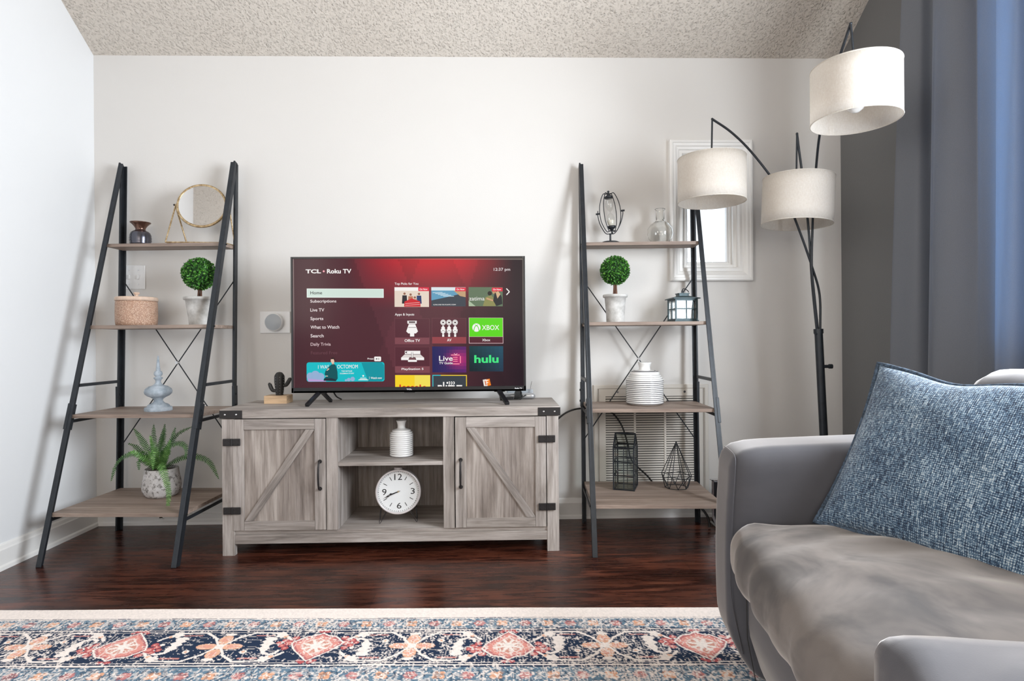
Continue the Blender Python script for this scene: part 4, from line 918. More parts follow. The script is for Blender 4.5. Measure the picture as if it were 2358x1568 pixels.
m = MB(); m.add([(-.066, -.066, .112), (.066, -.066, .112), (.066, .066, .112), (-.066, .066, .112), (-.066, -.066, .116), (.066, -.066, .116), (.066, .066, .116), (-.066, .066, .116), (-.026, -.026, .128), (.026, -.026, .128), (.026, .026, .128), (-.026, .026, .128)],
   [(3,2,1,0),(0,1,5,4),(1,2,6,5),(2,3,7,6),(3,0,4,7),(4,5,9,8),(5,6,10,9),(6,7,11,10),(7,4,8,11),(8,9,10,11)]); m.box(-.024, .024, -.024, .024, .128, .138); m.box(-.027, .027, -.027, .027, .138, .142); m.build('roof', tm, g)
m = MB(); m.cyl((0, 0, .142), (0, 0, .156), .0045, n=10); m.tube([(0, 0, .156), (.004, 0, .164), (.018, .004, .163), (.032, .006, .154), (.033, .006, .147)], .0022, 6, smooth_path=4); m.build('handle', 'black_metal', g)
m = MB()
for s in (-1, 1): m.box(-h+.004, h-.004, s*(h-.003)-.0006, s*(h-.003)+.0006, .012, .108); m.box(s*(h-.003)-.0006, s*(h-.003)+.0006, -h+.004, h-.004, .012, .108)
m.build('pane', 'pane_glass', g)
g = thing('striped_vase', 'wide white ceramic vase with thin black rings, third shelf of the right ladder', 'vase', (.712, -.215, .609))
R_ = .089; pr = [(.070, 0), (.082, .004), (.0875, .012)]
body = MB(); white = MB(); dark = MB(); nr = 16
prof = [(.066, .000), (.080, .004)]
for i in range(nr):
    z = .010+i*.0089; r = R_ if z < .118 else R_-(z-.118)*.7
    prof += [(r-.0012, z), (r, z+.0025), (r, z+.0060), (r-.0012, z+.0080)]
prof += [(.070, .158), (.055, .163), (.040, .1665), (.030, .168)]
body.lathe(prof, 56, cap=False); body.add([(.066*math.cos(2*PI*i/56), .066*math.sin(2*PI*i/56), 0) for i in range(56)], [tuple(range(55, -1, -1))]); body.build('body', 'white_glaze', g)
for i in range(nr):
    z = .0095+i*.0089; r = (R_ if z < .118 else R_-(z-.118)*.7)+.0004; dark.lathe([(r-.003, z-.0016), (r-.0002, z-.0012), (r-.0002, z+.0012), (r-.003, z+.0016)], 56, cap=False)
dark.lathe([(.0665, .1595), (.0665, .1605), (.060, .162)], 56, cap=False); dark.lathe([(.0545, .1635), (.052, .1646), (.050, .165)], 56, cap=False)
dark.build('stripes', 'black_glaze', g)
MB().lathe([(.030, .166), (.0265, .172), (.0265, .184), (.030, .196), (.0335, .203), (.0320, .205), (.024, .190), (.022, .170)], 40, cap=False).build('neck', 'white_glaze', g)
# glass house terrarium
g = thing('glass_terrarium', 'black framed glass house terrarium with gabled roof on the lowest right shelf', 'terrarium', (.618, -.205, .206), -.36)
a, b, hh, hr = .048, .062, .202, .262
m = MB(); r = .0028
def ed(mm, p, q, rr=r): mm.bar(p, q, rr*2, rr*2, (1, .3, .2))
for sx in (-1, 1):
    for sy in (-1, 1): ed(m, (sx*a, sy*b, 0), (sx*a, sy*b, hh), .0033)
for z in (.002, hh):
    for s in (-1, 1): ed(m, (-a, s*b, z), (a, s*b, z)); ed(m, (s*a, -b, z), (s*a, b, z))
m2 = MB()
for z in (.068, .134):
    for s in (-1, 1): ed(m2, (-a, s*b, z), (a, s*b, z), .0018); ed(m2, (s*a, -b, z), (s*a, b, z), .0018)
for s in (-1, 1): ed(m2, (0, s*b, 0), (0, s*b, hh), .0018); ed(m2, (s*a, 0, 0), (s*a, 0, hh), .0018)
for s in (-1, 1): ed(m, (s*a, -b, hh), (s*a, 0, hr)); ed(m, (s*a, b, hh), (s*a, 0, hr)); ed(m2, (s*a, 0, hh), (s*a, 0, hr), .0018)
ed(m, (-a, 0, hr), (a, 0, hr)); m.v += m2.v; n0 = len(m.v)-len(m2.v); m.f += [tuple(i+n0 for i in f) for f in m2.f]; m.sm += m2.sm; m.c += m2.c
m.build('frame', 'black_metal', g)
m = MB(); e = .001
m.box(-a, a, -b-e/2, -b+e/2, 0, hh); m.box(-a, a, b-e/2, b+e/2, 0, hh)
for s in (-1, 1): m.add([(s*a, -b, 0), (s*a, b, 0), (s*a, b, hh), (s*a, 0, hr), (s*a, -b, hh)], [(0, 1, 2, 3, 4)]); m.add([(-a, s*b, hh), (a, s*b, hh), (a, 0, hr), (-a, 0, hr)], [(0, 1, 2, 3)])
m.build('glass', 'tinted_glass', g)
MB().box(-a, a, -b, b, .001, .003).build('floor_plate', 'tinted_glass', g)
# geometric cage
g = thing('wire_terrarium', 'black wire geometric cone ornament with faceted base on the lowest right shelf', 'ornament', (.862, -.220, .206))
m = MB(); n = 8; rt, rb_, zt, zb_, za = .072, .054, .052, .002, .222
T = [Vector((rt*math.cos(2*PI*(i+.3)/n), rt*math.sin(2*PI*(i+.3)/n), zt+(.012 if i%2 else 0))) for i in range(n)]; Bq = [Vector((rb_*math.cos(2*PI*(i+.8)/n), rb_*math.sin(2*PI*(i+.8)/n), zb_)) for i in range(n)]; A = Vector((0, 0, za))
for i in range(n):
    j = (i+1)%n
    for p, q in ((T[i], T[j]), (Bq[i], Bq[j]), (T[i], Bq[i]), (T[j], Bq[i]), (T[i], A)): m.cyl(p, q, .0017, n=6)
m.sphere(A, .0035, 6); m.build('wire_frame', 'black_metal', g)
# cable across grille
tag(MB().tube([(0.262, -0.06, 0.47), (0.300, -0.05, 0.515), (0.359, -0.045, 0.557), (0.438, -0.03, 0.572), (0.564, -0.028, 0.562), (0.632, -0.028, 0.493), (0.668, -0.026, 0.391), (0.689, -0.026, 0.301), (0.768, -0.03, 0.221), (0.82, -0.032, 0.165), (0.92, -.032, .135), (1.03, -.034, .13), (1.05, -.12, .12), (1.056, -.205, .12)], .0045, 8, smooth_path=6).build('power_cable', 'cord_black'), 'thick black cable looping from the stand across the wall grille', 'cable')
# dark-fronted metal device behind the sofa arm
g = thing('floor_console', 'black and silver device standing on the floor between right ladder shelf and sofa', 'device', (1.06, -.16, 0), .0)
m = MB(); m.box(-.022, .16, -.074, -.045, .035, .238); m.build('body', 'black_gloss', g, bevel=.004)
m = MB()
pr = [(-.030, .242), (-.022, .242), (-.022, .075), (-.012, .045), (.0, .035), (.17, .035), (.17, .004), (-.008, .004), (-.014, .025), (-.030, .06)]
m.prism(pr, -.078, -.070); m.prism([(-.030, .242), (.17, .242), (.17, .239), (-.030, .239)], -.078, -.045); m.build('trim', 'steel', g)
MB().box(-.004, .16, -.07, .04, 0, .010).build('foot', 'steel', g)
m = MB(); m.tube([(-.09, .02, .11), (-.06, -.01, .09), (-.035, -.03, .05), (-.03, -.04, .006)], .006, 8, smooth_path=4); m.build('lead', 'cord_black', g)

# ------------------------------------------------------------------ inside the stand
g = thing('ribbed_vase', 'white ceramic bottle vase with raised grey ribs on the stand\'s middle shelf', 'vase', (-.443, -.335, .399))
prof = [(.040, 0), (.047, .002)]; nr = 13; z_ = .004; st = .0090
for i in range(nr):
    z = z_+i*st; r = .0535 if z < .100 else .0535-(z-.100)*.85
    prof += [(r-.0028, z), (r-.0004, z+.0022), (r, z+.0040), (r-.0004, z+.0058), (r-.0028, z+.0078)]
prof += [(.030, .123), (.022, .126)]
MB().lathe(prof, 56, cap=False).build('body', 'white_glaze', g)
m = MB()
for i in range(nr):
    z = z_+i*st-.0006; r = (.0535 if z < .100 else .0535-(z-.100)*.85)-.0014; m.lathe([(r-.003, z-.0014), (r, z-.0010), (r, z+.0010), (r-.003, z+.0014)], 56, cap=False)
m.build('grooves', 'grey_glaze', g)
MB().lathe([(.022, .124), (.0175, .130), (.0175, .142), (.0205, .154), (.0245, .162), (.0225, .163), (.017, .15), (.015, .13)], 36, cap=False).build('neck', 'white_glaze', g)
g = thing('table_clock', 'round white clock with wire legs standing in the open base of the stand', 'clock', (-.452, -.375, .106), .10)
CZ, CR = .140, .1005
RX = Matrix.Translation((0, 0, CZ)) @ Matrix.Rotation(PI/2, 4, 'X')
m = MB().lathe([(.094, -.040), (.0985, -.036), (CR, -.020), (CR, .006), (CR+.001, .012), (CR-.001, .016), (CR-.006, .017), (CR-.008, .012), (CR-.008, .006)], 72, cap=False); m.xf(RX); m.build('case', 'lilac_metal', g)
m = MB().lathe([(.094, -.040), (.0005, -.041)], 48, cap=False); m.xf(RX); m.build('back', 'lilac_metal', g)
m = MB().lathe([(CR-.007, .004), (.0005, .004)], 64, cap=False); m.xf(RX); dial = m.build('dial', 'white_plastic', g)
m = MB(); yy = -.0048
for txt, cx_, cz_2, w_, h_ in (('12', 0, .066, .034, .028), ('3', .064, 0, .018, .026), ('6', .003, -.064, .020, .026), ('9', -.062, 0, .019, .028)):
    put_text(m, txt, cx_-w_/2, cx_+w_/2, CZ+cz_2-h_/2, CZ+cz_2+h_/2, yy, None, .0)
for k in range(12):
    if k%3:
        a_ = PI/2-k*PI/6; c_, s_ = math.cos(a_), math.sin(a_); p, q = (.058*c_, .058*s_), (.076*c_, .076*s_); nx, nz = -s_*.0013, c_*.0013
        m.add([(p[0]+nx, yy, CZ+p[1]+nz), (q[0]+nx, yy, CZ+q[1]+nz), (q[0]-nx, yy, CZ+q[1]-nz), (p[0]-nx, yy, CZ+p[1]-nz)], [(0, 1, 2, 3)])
for k in range(60):
    a_ = k*PI/30; r0 = .0014 if k%5 else .0019
    m.add([(.0885*math.cos(a_)+r0*math.cos(t*PI/4), yy, CZ+.0885*math.sin(a_)+r0*math.sin(t*PI/4)) for t in range(8)], [tuple(range(8))])
m.build('numerals', 'black_plastic', dial)
def hand(L_, w_, ang, y):
    mm = MB(); c_, s_ = math.cos(ang), math.sin(ang); P = [(-.010, 0), (0, w_*.5), (L_*.55, w_*.35), (L_*.68, w_*1.2), (L_*.78, w_*.3), (L_, 0), (L_*.78, -w_*.3), (L_*.68, -w_*1.2), (L_*.55, -w_*.35), (0, -w_*.5)]
    mm.prism([(x*c_-z*s_, CZ+x*s_+z*c_) for x, z in P], y-.0006, y); return mm
hand(.075, .0034, math.radians(203), -.0075).build('minute_hand', 'black_plastic', g); hand(.052, .0042, math.radians(198), -.0065).build('hour_hand', 'black_plastic', g)
MB().cyl((0, -.004, CZ), (0, -.010, CZ), .0035, n=16).build('hub', 'brass', g)
m = MB().lathe([(CR-.008, .013), (.0005, .0135)], 48, cap=False); m.xf(RX); m.build('lens', 'pane_glass', g)
MB().lathe([(.018, 0), (.020, .004), (.019, .010), (.012, .012)], 24, c=(0, .010, CZ+CR-.004)).build('top_knob', 'lilac_metal', g)
for s in (-1, 1):
    for yb in (-.012, .034):
        m = MB(); ft = Vector((s*.082, yb-.004, .002)); m.tube([(s*.078, yb, CZ-.072), ft+Vector((s*.002, 0, .006)), ft, ft+Vector((-s*.004, 0, .005)), (s*.052, yb, CZ-.090)], .0015, 6); m.build('leg', 'iron', g)

# ------------------------------------------------------------------ three-arm arc lamp
lamp = thing('arc_floor_lamp', 'black arc floor lamp with three cream drum shades in the right corner', 'lamp', (1.505, -.40, 0))
LO = Vector((1.505, -.40, 0)); lw_ = lambda P: [Vector(p)-LO for p in P]
MB().lathe([(.125, 0), (.13, .004), (.13, .018), (.12, .026), (.03, .030)], 48).build('base', 'black_metal', lamp)
m = MB(); m.cyl(Vector((0, 0, .028)), Vector((1.465, -.40, .955))-LO, .0175, n=20); m.build('pole', 'black_metal', lamp)
m = MB(); m.cyl(Vector((1.465, -.40, .945))-LO, Vector((1.4645, -.40, .966))-LO, .0205, n=20); m.build('collar', 'black_metal', lamp)
m = MB(); m.cyl((-.058, -.006, .947), (-.036, 0, .947), .0085, n=14); m.build('knob', 'black_metal', lamp)
m = MB(); m.cyl((-.022, -.004, .795), (.012, -.006, .795), .0075, n=14); m.cyl((.004, -.006, .795), (.018, -.006, .795), .0105, n=14); m.build('knob', 'black_metal', lamp)
ARMS = [([(1.473, -0.4, 0.955), (1.471, -0.4, 1.121), (1.432, -0.41, 1.247), (1.37, -0.42, 1.409), (1.305, -0.43, 1.552), (1.222, -0.44, 1.662), (1.132, -0.44, 1.773), (1.05, -0.44, 1.851), (0.968, -0.44, 1.907)], (.963, -.44), 1.534, 1.732, 1.907, (0, 0)),
        ([(1.457, -0.4, 0.955), (1.431, -0.41, 1.178), (1.414, -0.42, 1.387), (1.388, -0.44, 1.545), (1.366, -0.45, 1.679), (1.348, -0.46, 1.773), (1.341, -0.46, 1.835)], (1.336, -.46), 1.430, 1.638, 1.835, (0, math.radians(2.6))),
        ([(1.463, -0.4, 0.955), (1.443, -0.41, 1.099), (1.425, -0.42, 1.246), (1.424, -0.43, 1.411), (1.404, -0.48, 1.555), (1.387, -0.53, 1.659), (1.353, -0.62, 1.769), (1.319, -0.74, 1.888), (1.289, -0.88, 1.983), (1.286, -0.95, 2.060)], (1.301, -.95), 1.706, 1.904, 2.060, (0, 0))]
for path, (hx, hy), zb2, zt2, ztip, tl in ARMS:
    m = MB(); m.tube(lw_(path), .0050, 10, smooth_path=8); m.sphere(Vector(path[-1])-LO, .0055, 6)
    tip = Vector(path[-1]); m.tube(lw_([tip, (hx, hy, zt2-.03)]), .0040, 8)
    arm = m.build('arm', 'black_metal', lamp)
    T = Matrix.Translation(Vector((hx, hy, zb2))-LO) @ Matrix.Rotation(tl[1], 4, 'Y')
    hgt = zt2-zb2; r = .146
    m = MB().lathe([(r, 0), (r, hgt*.25), (r, hgt*.5), (r, hgt*.75), (r, hgt)], 72, cap=False); m.xf(T); sh = m.build('lamp_shade', 'linen', lamp, solid=.0016)
    m = MB()
    for z in (.002, hgt-.002):
        m = MB(); m.tube([(r*math.cos(2*PI*i/72), r*math.sin(2*PI*i/72), z) for i in range(72)], .0022, 6, closed=True)
        if z < .01: m.xf(T); m.build('rim', 'linen', sh)
    for k in range(3): a_ = k*2*PI/3+.5; m.cyl((0, 0, hgt-.03), (r*math.cos(a_), r*math.sin(a_), hgt-.006), .0014, n=6)
    m.xf(T); m.build('rim', 'linen', sh)
    m = MB(); a0 = math.radians(-101 if zb2 < 1.6 else -95); m.lathe([(r-.0022, .001), (r-.0022, hgt-.001)], 2, cap=False); m = MB()
    ang0 = math.radians(88); 
    vs = []
    for i in range(5):
        t = ang0+i*.035
        for z in (.001, hgt-.001): vs.append(((r-.0022)*math.cos(t), (r-.0022)*math.sin(t), z))
    m.add(vs, [(2*i, 2*i+1, 2*i+3, 2*i+2) for i in range(4)], True); m.xf(T); m.build('seam', 'linen', sh)
    m = MB(); m.cyl((0, 0, hgt-.035), (0, 0, hgt-.085), .019, n=18); m.xf(T); m.build('socket', 'white_plastic', sh)
    m = MB().lathe([(.013, hgt-.075), (.015, hgt-.088), (.027, hgt-.115), (.0305, hgt-.135), (.026, hgt-.153), (.012, hgt-.164), (.0005, hgt-.166)][::-1], 28); m.xf(T); m.build('bulb', 'bulb', sh)

# ------------------------------------------------------------------ curtain
cu = thing('curtain', 'slate blue floor-length curtain hanging in folds on the dark grey wall', 'curtain', (XR, 0, 0))
NU, NV = 260, 40; vs = []; 
ph = [(-.62, 0), (-.70, 1)]
for j in range(NV+1):
    z = 2.52-(2.52-.02)*j/NV
    for i in range(NU+1):
        u = i/NU; flare = (2.52-z)/2.5
        y = -.665+.085*flare-u*(.72)
        f1 = math.sin(u*2*PI*3.1+.8*math.sin(u*6)+1.1); f2 = math.sin(u*2*PI*8+2.0+flare*.8)
        x = -.095-.050*f1*(.75+.35*flare)-.010*f2-.018*math.sin(u*5+flare*2)
        y += .016*math.sin(u*2*PI*3.1*2+z*.9)*.8
        if u < .02: x = x+.03*(1-u/.02)
        vs.append((x, y, z))
m = MB(); m.add(vs, [(j*(NU+1)+i, j*(NU+1)+i+1, (j+1)*(NU+1)+i+1, (j+1)*(NU+1)+i) for j in range(NV) for i in range(NU)], True)
m.build('fabric', 'curtain', cu, solid=.0018)
rod = thing('curtain_rod', 'black rod carrying the slate curtain above the window', 'curtain rod', (XR-.095, -.55, 2.56))
MB().cyl((0, 0, 0), (0, -2.9, 0), .010, n=14).build('rod', 'black_metal', rod)
for yy in (-.02, -2.85): MB().cyl((0, yy, 0), (.093, yy, 0), .006, n=10).build('bracket', 'black_metal', rod)

# ------------------------------------------------------------------ sofa
SO, SR = (.637, -1.335, .005), math.radians(-8)
sofa = thing('sofa', 'light grey velvet sofa with rounded arm on the right side of the rug', 'sofa', SO, SR)
# far arm
def armf(x, y, z):
    t = max(0, .17-z)/.17; x += .075*t**1.6*max(0, 1-x/.3)
    bl = .012*math.sin(PI*min(1, max(0, z/.6))); x -= bl*max(0, 1-x/.2)
    z += .055*min(1, max(0, x))*min(1, max(0, (z-.3)/.3))
    if z > .5: z -= .012*max(0, 1-x/.12)**2
    return (x, y, z)
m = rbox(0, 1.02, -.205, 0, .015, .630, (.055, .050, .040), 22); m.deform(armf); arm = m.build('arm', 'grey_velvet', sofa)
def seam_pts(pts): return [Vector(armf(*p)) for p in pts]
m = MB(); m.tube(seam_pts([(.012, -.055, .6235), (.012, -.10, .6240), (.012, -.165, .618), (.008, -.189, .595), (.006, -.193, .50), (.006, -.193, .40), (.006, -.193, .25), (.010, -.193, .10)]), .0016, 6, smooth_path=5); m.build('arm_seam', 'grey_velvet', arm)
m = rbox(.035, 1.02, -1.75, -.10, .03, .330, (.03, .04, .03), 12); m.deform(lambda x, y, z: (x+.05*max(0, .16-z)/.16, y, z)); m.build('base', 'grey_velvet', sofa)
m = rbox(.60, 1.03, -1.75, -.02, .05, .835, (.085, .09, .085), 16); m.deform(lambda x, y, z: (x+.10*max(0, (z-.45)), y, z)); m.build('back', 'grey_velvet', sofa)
def puff(x0, x1, y0, y1, z0, z1, amp, dent=None):
    cx_, cy_, cz_ = (x0+x1)/2, (y0+y1)/2, (z0+z1)/2
    def f(x, y, z):
        u, v = (x-cx_)/((x1-x0)/2), (y-cy_)/((y1-y0)/2); k = max(0, 1-u*u)*max(0, 1-v*v)
        z += amp*k*(1 if z > cz_ else -.1)
        if u < -.5: x -= .018*(1-v*v)*(1-abs(z-cz_)/(z1-z0))
        wr = .004*math.sin(9*u+5*v)*math.sin(6*v-2*u)+.003*math.sin(17*v+8*u*u)
        if z > cz_: z += wr
        if u < -.6: x += wr*1.2
        if dent: z -= dent*max(0, 1-abs(u+.25))*max(0, v)*(1 if z > cz_ else 0)
        return (x, y, z)
    return f
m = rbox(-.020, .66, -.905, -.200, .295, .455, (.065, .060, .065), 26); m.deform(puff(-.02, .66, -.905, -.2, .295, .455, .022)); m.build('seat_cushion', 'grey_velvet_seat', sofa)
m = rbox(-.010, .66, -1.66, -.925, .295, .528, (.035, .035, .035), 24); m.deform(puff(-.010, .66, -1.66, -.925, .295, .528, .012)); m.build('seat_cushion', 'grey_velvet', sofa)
m = MB(); m.tube([(.026, -.215, .30), (.028, -.215, .15), (.05, -.215, .03)], .0012, 5); m.build('base_seam', 'dark_recess', sofa)
for xx in (.12, .9):
    for yy in (-.12, -1.62): MB().cyl((xx, yy, 0), (xx, yy, .035), .022, n=12).build('foot', 'black_plastic', sofa)

# ------------------------------------------------------------------ blue cushion
BL, BR, TL = Vector((.785, -1.55, .488)), Vector((.985, -1.955, .455)), Vector((1.010, -1.555, .832))
e1 = (BR-BL); e2 = (TL-BL); w1, w2 = e1.length, e2.length; u1 = e1.normalized(); u2 = (e2-u1*e2.dot(u1)).normalized(); n3 = u1.cross(u2)
cn = BL+e1/2+e2/2
Rm = Matrix(((u1.x, u2.x, n3.x), (u1.y, u2.y, n3.y), (u1.z, u2.z, n3.z)))
pil = thing('throw_pillow', 'blue and white woven square throw pillow leaning on the grey sofa', 'pillow', cn, rot=Rm.to_euler())
N = 48; half = .222
def pil_pt(a, b, s):
    k = (max(0, 1-abs(a)**2.2)*max(0, 1-abs(b)**2.2))**.55
    pin = 1-.085*(1-abs(b)**2)*abs(a)**3; pin2 = 1-.085*(1-abs(a)**2)*abs(b)**3
    w = .004*math.sin(7*a+3*b)*math.sin(5*b-a*3)*k
    sag = -.018*math.exp(-((a+.15)/.35)**2)*max(0, b)**3
    return (a*half*pin, b*half*pin2+sag, s*(.072*k+w))
for nm, s in (('front', 1), ('rear', -1)):
    pass
vs = []; fs = []
for s in (1, -1):
    o_ = len(vs)
    for j in range(N+1):
        for i in range(N+1):
            a, b = -1+2*i/N, -1+2*j/N; a, b = math.sin(a*PI/2)*.3+a*.7, math.sin(b*PI/2)*.3+b*.7; vs.append(pil_pt(a, b, s))
    for j in range(N):
        for i in range(N):
            q = (o_+j*(N+1)+i, o_+j*(N+1)+i+1, o_+(j+1)*(N+1)+i+1, o_+(j+1)*(N+1)+i); fs.append(q if s > 0 else q[::-1])
m = MB(); m.add(vs, fs, True); m.build('cover', 'tweed', pil)
edge = []
for a in range(24): edge.append(pil_pt(-1+2*a/24, -1, 0))
for a in range(24): edge.append(pil_pt(1, -1+2*a/24, 0))
for a in range(24): edge.append(pil_pt(1-2*a/24, 1, 0))
for a in range(24): edge.append(pil_pt(-1, 1-2*a/24, 0))
m = MB(); m.tube([(x*1.02, y*1.02, z) for x, y, z in edge], .0055, 8, closed=True); m.build('piping', 'tweed_piping', pil)

# ------------------------------------------------------------------ rug
def build_rug():
    RO = (-2.0, -.950); ang = -.0325; Wd = 3.35; Dp = 2.2; st = .0027
    us = np.arange(0, Wd+1e-6, st); v1 = np.arange(0, .50, st); vs_ = np.concatenate([v1, np.arange(.50, Dp, .010)])
    U, V = np.meshgrid(us, vs_)
    def noise(scale, seed):
        r = np.random.default_rng(seed); gx, gy = int(Wd*scale)+3, int(Dp*scale)+3; g_ = r.random((gy, gx)); a = U*scale; b = V*scale; i = a.astype(int); j = b.astype(int); fa = a-i; fb = b-j; fa = fa*fa*(3-2*fa); fb = fb*fb*(3-2*fb)
        return (g_[j, i]*(1-fa)+g_[j, i+1]*fa)*(1-fb)+(g_[j+1, i]*(1-fa)+g_[j+1, i+1]*fa)*fb
    navy = np.array(rgb(14, 40, 70)[:3]); blue = np.array(rgb(100, 128, 148)[:3]); cream = np.array(rgb(246, 234, 226)[:3]); red = np.array(rgb(186, 88, 90)[:3]); pink = np.array(rgb(226, 150, 138)[:3]); peach = np.array(rgb(232, 178, 148)[:3]); orange = np.array(rgb(226, 168, 134)[:3])
    col = np.ones(U.shape+(3,))*cream
    def put(mask, c_, a=1.0):
        m_ = np.clip(mask, 0, 1)[..., None]*a; col[...] = col*(1-m_)+c_*m_
    band = lambda a, b: ((V >= a) & (V < b)).astype(float)
    wob = V+.004*(noise(6, 90)-.5)
    bandw = lambda a, b: ((wob >= a) & (wob < b)).astype(float)
    put(bandw(.080, .0835), navy, .9); put(bandw(.088, .152), blue); put(bandw(.152, .158), navy); put(bandw(.158, .163), cream); put(bandw(.163, .360), navy)
    put(bandw(.348, .352), cream, .85); put(bandw(.172, .175), cream, .7); put(bandw(.360, .366), cream); put(bandw(.366, .372), navy); put(bandw(.372, .455), blue); put(bandw(.455, .460), navy); put(bandw(.460, .465), cream); put(bandw(.465, 3), navy*1.1)
    def disc(x, y, r, ry=None): return (((U-x)/r)**2+((V-y)/(ry or r))**2 < 1).astype(float)
    def seg(x0, y0, x1, y1, w_):
        dx, dy = x1-x0, y1-y0; t = np.clip(((U-x0)*dx+(V-y0)*dy)/(dx*dx+dy*dy), 0, 1); return (((U-x0-t*dx)**2+(V-y0-t*dy)**2) < w_*w_).astype(float)
    def diamond(x, y, a, b): return ((abs(U-x)/a+abs(V-y)/b) < 1).astype(float)
    def poly(x, y, pts, sx=1, sz=1):
        P = [(x+a*sx, y+b*sz) for a, b in pts]; ins = np.zeros(U.shape, bool); n = len(P)
        for i in range(n):
            (x0, y0), (x1, y1) = P[i], P[(i+1)%n]
            if y0 == y1: continue
            c_ = ((y0 > V) != (y1 > V)) & (U < (x1-x0)*(V-y0)/(y1-y0)+x0); ins ^= c_
        return ins.astype(float)
    # small florals in the two narrow bands
    for vb, hw, sp, k0 in ((.120, .020, .0735, 0), (.414, .026, .079, 1)):
        n = int(Wd/sp)+1
        for i in range(n):
            x = .03+i*sp
            c_ = (pink, orange)[i%2]
            if i%2:
                for a in range(4): put(disc(x+.012*math.cos(a*PI/2+.8), vb+.012*math.sin(a*PI/2+.8), .0095), c_)
                put(disc(x, vb, .004), cream)
            else:
                put(disc(x, vb, .017), c_, .75)
                for a in range(6): put(disc(x+.015*math.cos(a*PI/3), vb+.015*math.sin(a*PI/3), .006), red*.9+.1*pink, .55)
            put(seg(x+.026, vb+.014, x+.046, vb-.014, .0028), cream, .8); put(seg(x+.030, vb-.016, x+.040, vb+.004, .002), navy, .8)
        put((noise(130, 20+k0) > .62).astype(float)*bandw(vb-hw-.012, vb+hw+.012), cream, .45); put((noise(110, 24+k0) > .68).astype(float)*bandw(vb-hw-.012, vb+hw+.012), navy, .5)
    vc = .258; sp = .582
    x_m3 = 2.0+.026+.01
    cen = [x_m3+sp*(i-3)*1.0 for i in range(-1, 7)]
    Y = lambda t: vc+t
    for i, x in enumerate(cen):
        flip = 1 if i%2 else -1
        # vines
        for s in (-1, 1):
            for q in (-1, 1):
                put(seg(x+s*.085, vc+q*.035, x+s*.125, vc+q*.080, .0042), cream); put(seg(x+s*.125, vc+q*.080, x+s*.215, vc+q*.082, .0038), cream); put(seg(x+s*.215, vc+q*.082, x+s*.262, vc+q*.045, .0042), cream)
                put(seg(x+s*.150, vc+q*.066, x+s*.205, vc+q*.066, .0028), pink, .8)
                put(disc(x+s*.128, vc+q*.068, .013), cream); put(disc(x+s*.112, vc+q*.058, .008), peach)
                for a in range(5): put(disc(x+s*.128+.013*math.cos(a*1.256), vc+q*.068+.013*math.sin(a*1.256), .006), cream)
            # serrated hook leaves
            hx = x+s*.155; k = 1 if (s*flip) > 0 else -1
            pts = [(-.018, .052), (.004, .058), (.020, .050), (.010, .038), (.020, .030), (.008, .020), (.018, .010), (.006, 0), (.014, -.012), (.002, -.022), (-.006, -.040), (-.030, -.050), (-.052, -.042), (-.056, -.022), (-.048, -.018), (-.044, -.034), (-.030, -.040), (-.014, -.030), (-.020, -.012), (-.012, .004), (-.024, .018), (-.012, .030), (-.022, .042)]
            put(poly(hx, vc, pts, s, k), cream)
            put(disc(x+s*.205, vc-k*.030, .010), cream); put(disc(x+s*.205, vc-k*.030, .005), peach); put(disc(x+s*.112, vc+k*.010, .007), cream)
        # medallion
        med = [(0, -.082), (.020, -.066), (.046, -.060), (.062, -.040), (.078, -.020), (.066, .008), (.050, .030), (.030, .052), (.014, .070), (0, .086), (-.014, .070), (-.030, .052), (-.050, .030), (-.066, .008), (-.078, -.020), (-.062, -.040), (-.046, -.060), (-.020, -.066)]
        for s in (-1, 1):
            for dx, dy, r in ((.088, -.020, .016), (.104, -.034, .010), (.104, -.004, .010), (.118, -.020, .009), (.076, -.048, .012), (.090, .010, .011)): put(disc(x+s*dx, vc+dy*flip, r), red); put(disc(x+s*dx, vc+dy*flip, r*.45), pink)
            for dx, dy, r in ((.012, .088, .010), (.022, .080, .008), (.010, -.088, .010)): put(disc(x+s*dx, vc+dy*flip, r, r*.8), red)
        put(poly(x, vc, med, 1.05, flip*1.0), cream); put(poly(x, vc, med, .97, flip*.92), red, .9); put(poly(x, vc, med, .86, flip*.82), pink); put(poly(x, vc, med, .62, flip*.60), cream, .7); put(poly(x, vc, med, .55, flip*.52), red*.5+orange*.5, .85)
        for a in range(8): put(seg(x, vc, x+.036*math.cos(a*PI/4+.39), vc+.034*math.sin(a*PI/4+.39), .0045), cream)
        put(disc(x, vc, .016), cream)
        # four-petal flower between
        x2 = x+sp/2
        for dx, dy, rx_, ry_ in ((.038, 0, .032, .017), (-.038, 0, .032, .017), (0, .040, .020, .026), (0, -.040, .020, .026)):
            put(disc(x2+dx, vc+dy, rx_, ry_), peach); put(disc(x2+dx, vc+dy, rx_*.55, ry_*.5), pink, .55)
        for a in range(4): put(seg(x2+.012*math.cos(a*PI/2+.78), vc+.012*math.sin(a*PI/2+.78), x2+.045*math.cos(a*PI/2+.78), vc+.062*math.sin(a*PI/2+.78), .0035), cream)
        put(disc(x2, vc, .014), cream); put(disc(x2, vc+.072, .018, .008), cream); put(disc(x2, vc-.072, .018, .008), cream)
    # field: scattered motifs
    r = np.random.default_rng(5)
    for i in range(120):
        x, y = r.random()*Wd, .50+r.random()*1.6; put(disc(x, y, .03+.03*r.random()), (peach, pink, blue, cream)[i%4], .8)
    # distressing: threads of the pale ground show through
    n1 = noise(250, 1); n2 = noise(90, 2); n3_ = noise(9, 3); n4 = noise(3, 6)
    th = .78-.22*(n4-.35)-.10*(n3_-.5)-.09*np.clip((U-2.0)/.8, 0, 1)
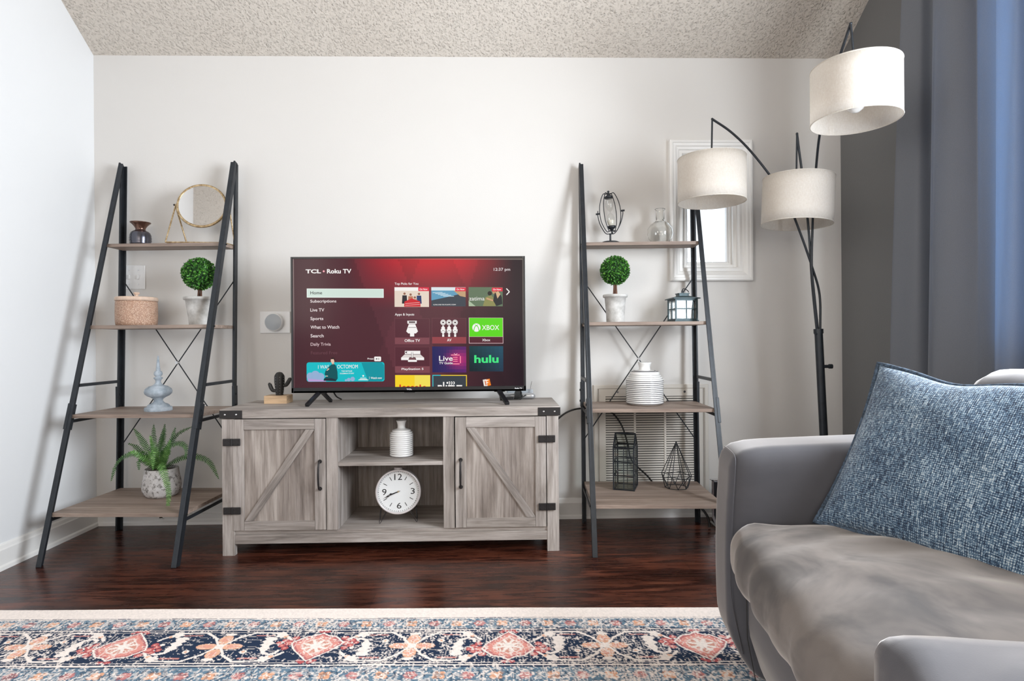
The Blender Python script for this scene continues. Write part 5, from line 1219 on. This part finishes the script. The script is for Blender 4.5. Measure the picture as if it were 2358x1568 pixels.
    put(((n1*.72+n2*.28) > th*.90).astype(float)*(V > .08), cream, .85)
    def snoise(su, sv, seed):
        r = np.random.default_rng(seed); gx, gy = int(Wd*su)+3, int(Dp*sv)+3; g_ = r.random((gy, gx)); a = U*su; b = V*sv; i = a.astype(int); j = b.astype(int); return g_[j, i]
    st1 = snoise(330, 45, 31); st2 = snoise(40, 330, 32)
    put(((st1 > .945-.10*n4) & (n3_ > .42)).astype(float)*(V > .09), cream, .6); put(((st2 > .965-.06*n4) & (n3_ < .6)).astype(float)*(V > .09), cream, .5)
    fine = noise(270, 8); col[...] *= (.90+.2*fine)[..., None]
    zz = .006+.002*(noise(2.5, 11)-.5)+.0006*n2
    ed = np.minimum(V, .02)/.02; zz = .001+(zz-.001)*np.clip(ed*2, 0, 1)
    vy = V+ (.006*(noise(2.2, 12)-.5))*(V < .35)*(1-V/.35)
    c_, s_ = math.cos(ang), math.sin(ang); X = U*c_+vy*s_; Yv = U*s_-vy*c_
    nx, ny = len(us), len(vs_); co = np.stack([X, Yv, zz], -1).reshape(-1, 3).astype(np.float32)
    idx = np.arange(nx*ny).reshape(ny, nx); q = np.stack([idx[:-1, :-1], idx[1:, :-1], idx[1:, 1:], idx[:-1, 1:]], -1).reshape(-1, 4)
    me = bpy.data.meshes.new('rug'); me.vertices.add(len(co)); me.vertices.foreach_set('co', co.ravel()); me.loops.add(q.size); me.loops.foreach_set('vertex_index', q.ravel().astype(np.int32)); me.polygons.add(len(q)); me.polygons.foreach_set('loop_start', np.arange(0, q.size, 4, dtype=np.int32)); me.polygons.foreach_set('use_smooth', np.ones(len(q), bool))
    me.update(calc_edges=True); ca = me.color_attributes.new('Col', 'FLOAT_COLOR', 'POINT'); rgba = np.concatenate([col.reshape(-1, 3), np.ones((len(co), 1))], 1).astype(np.float32); ca.data.foreach_set('color', rgba.ravel())
    me.materials.append(M['rug_print']); o = bpy.data.objects.new('area_rug', me); C.objects.link(o); o.location = (RO[0], RO[1], 0)
    tag(o, 'cream and navy distressed oriental rug with pink medallions on the dark wooden floor', 'rug')
build_rug()
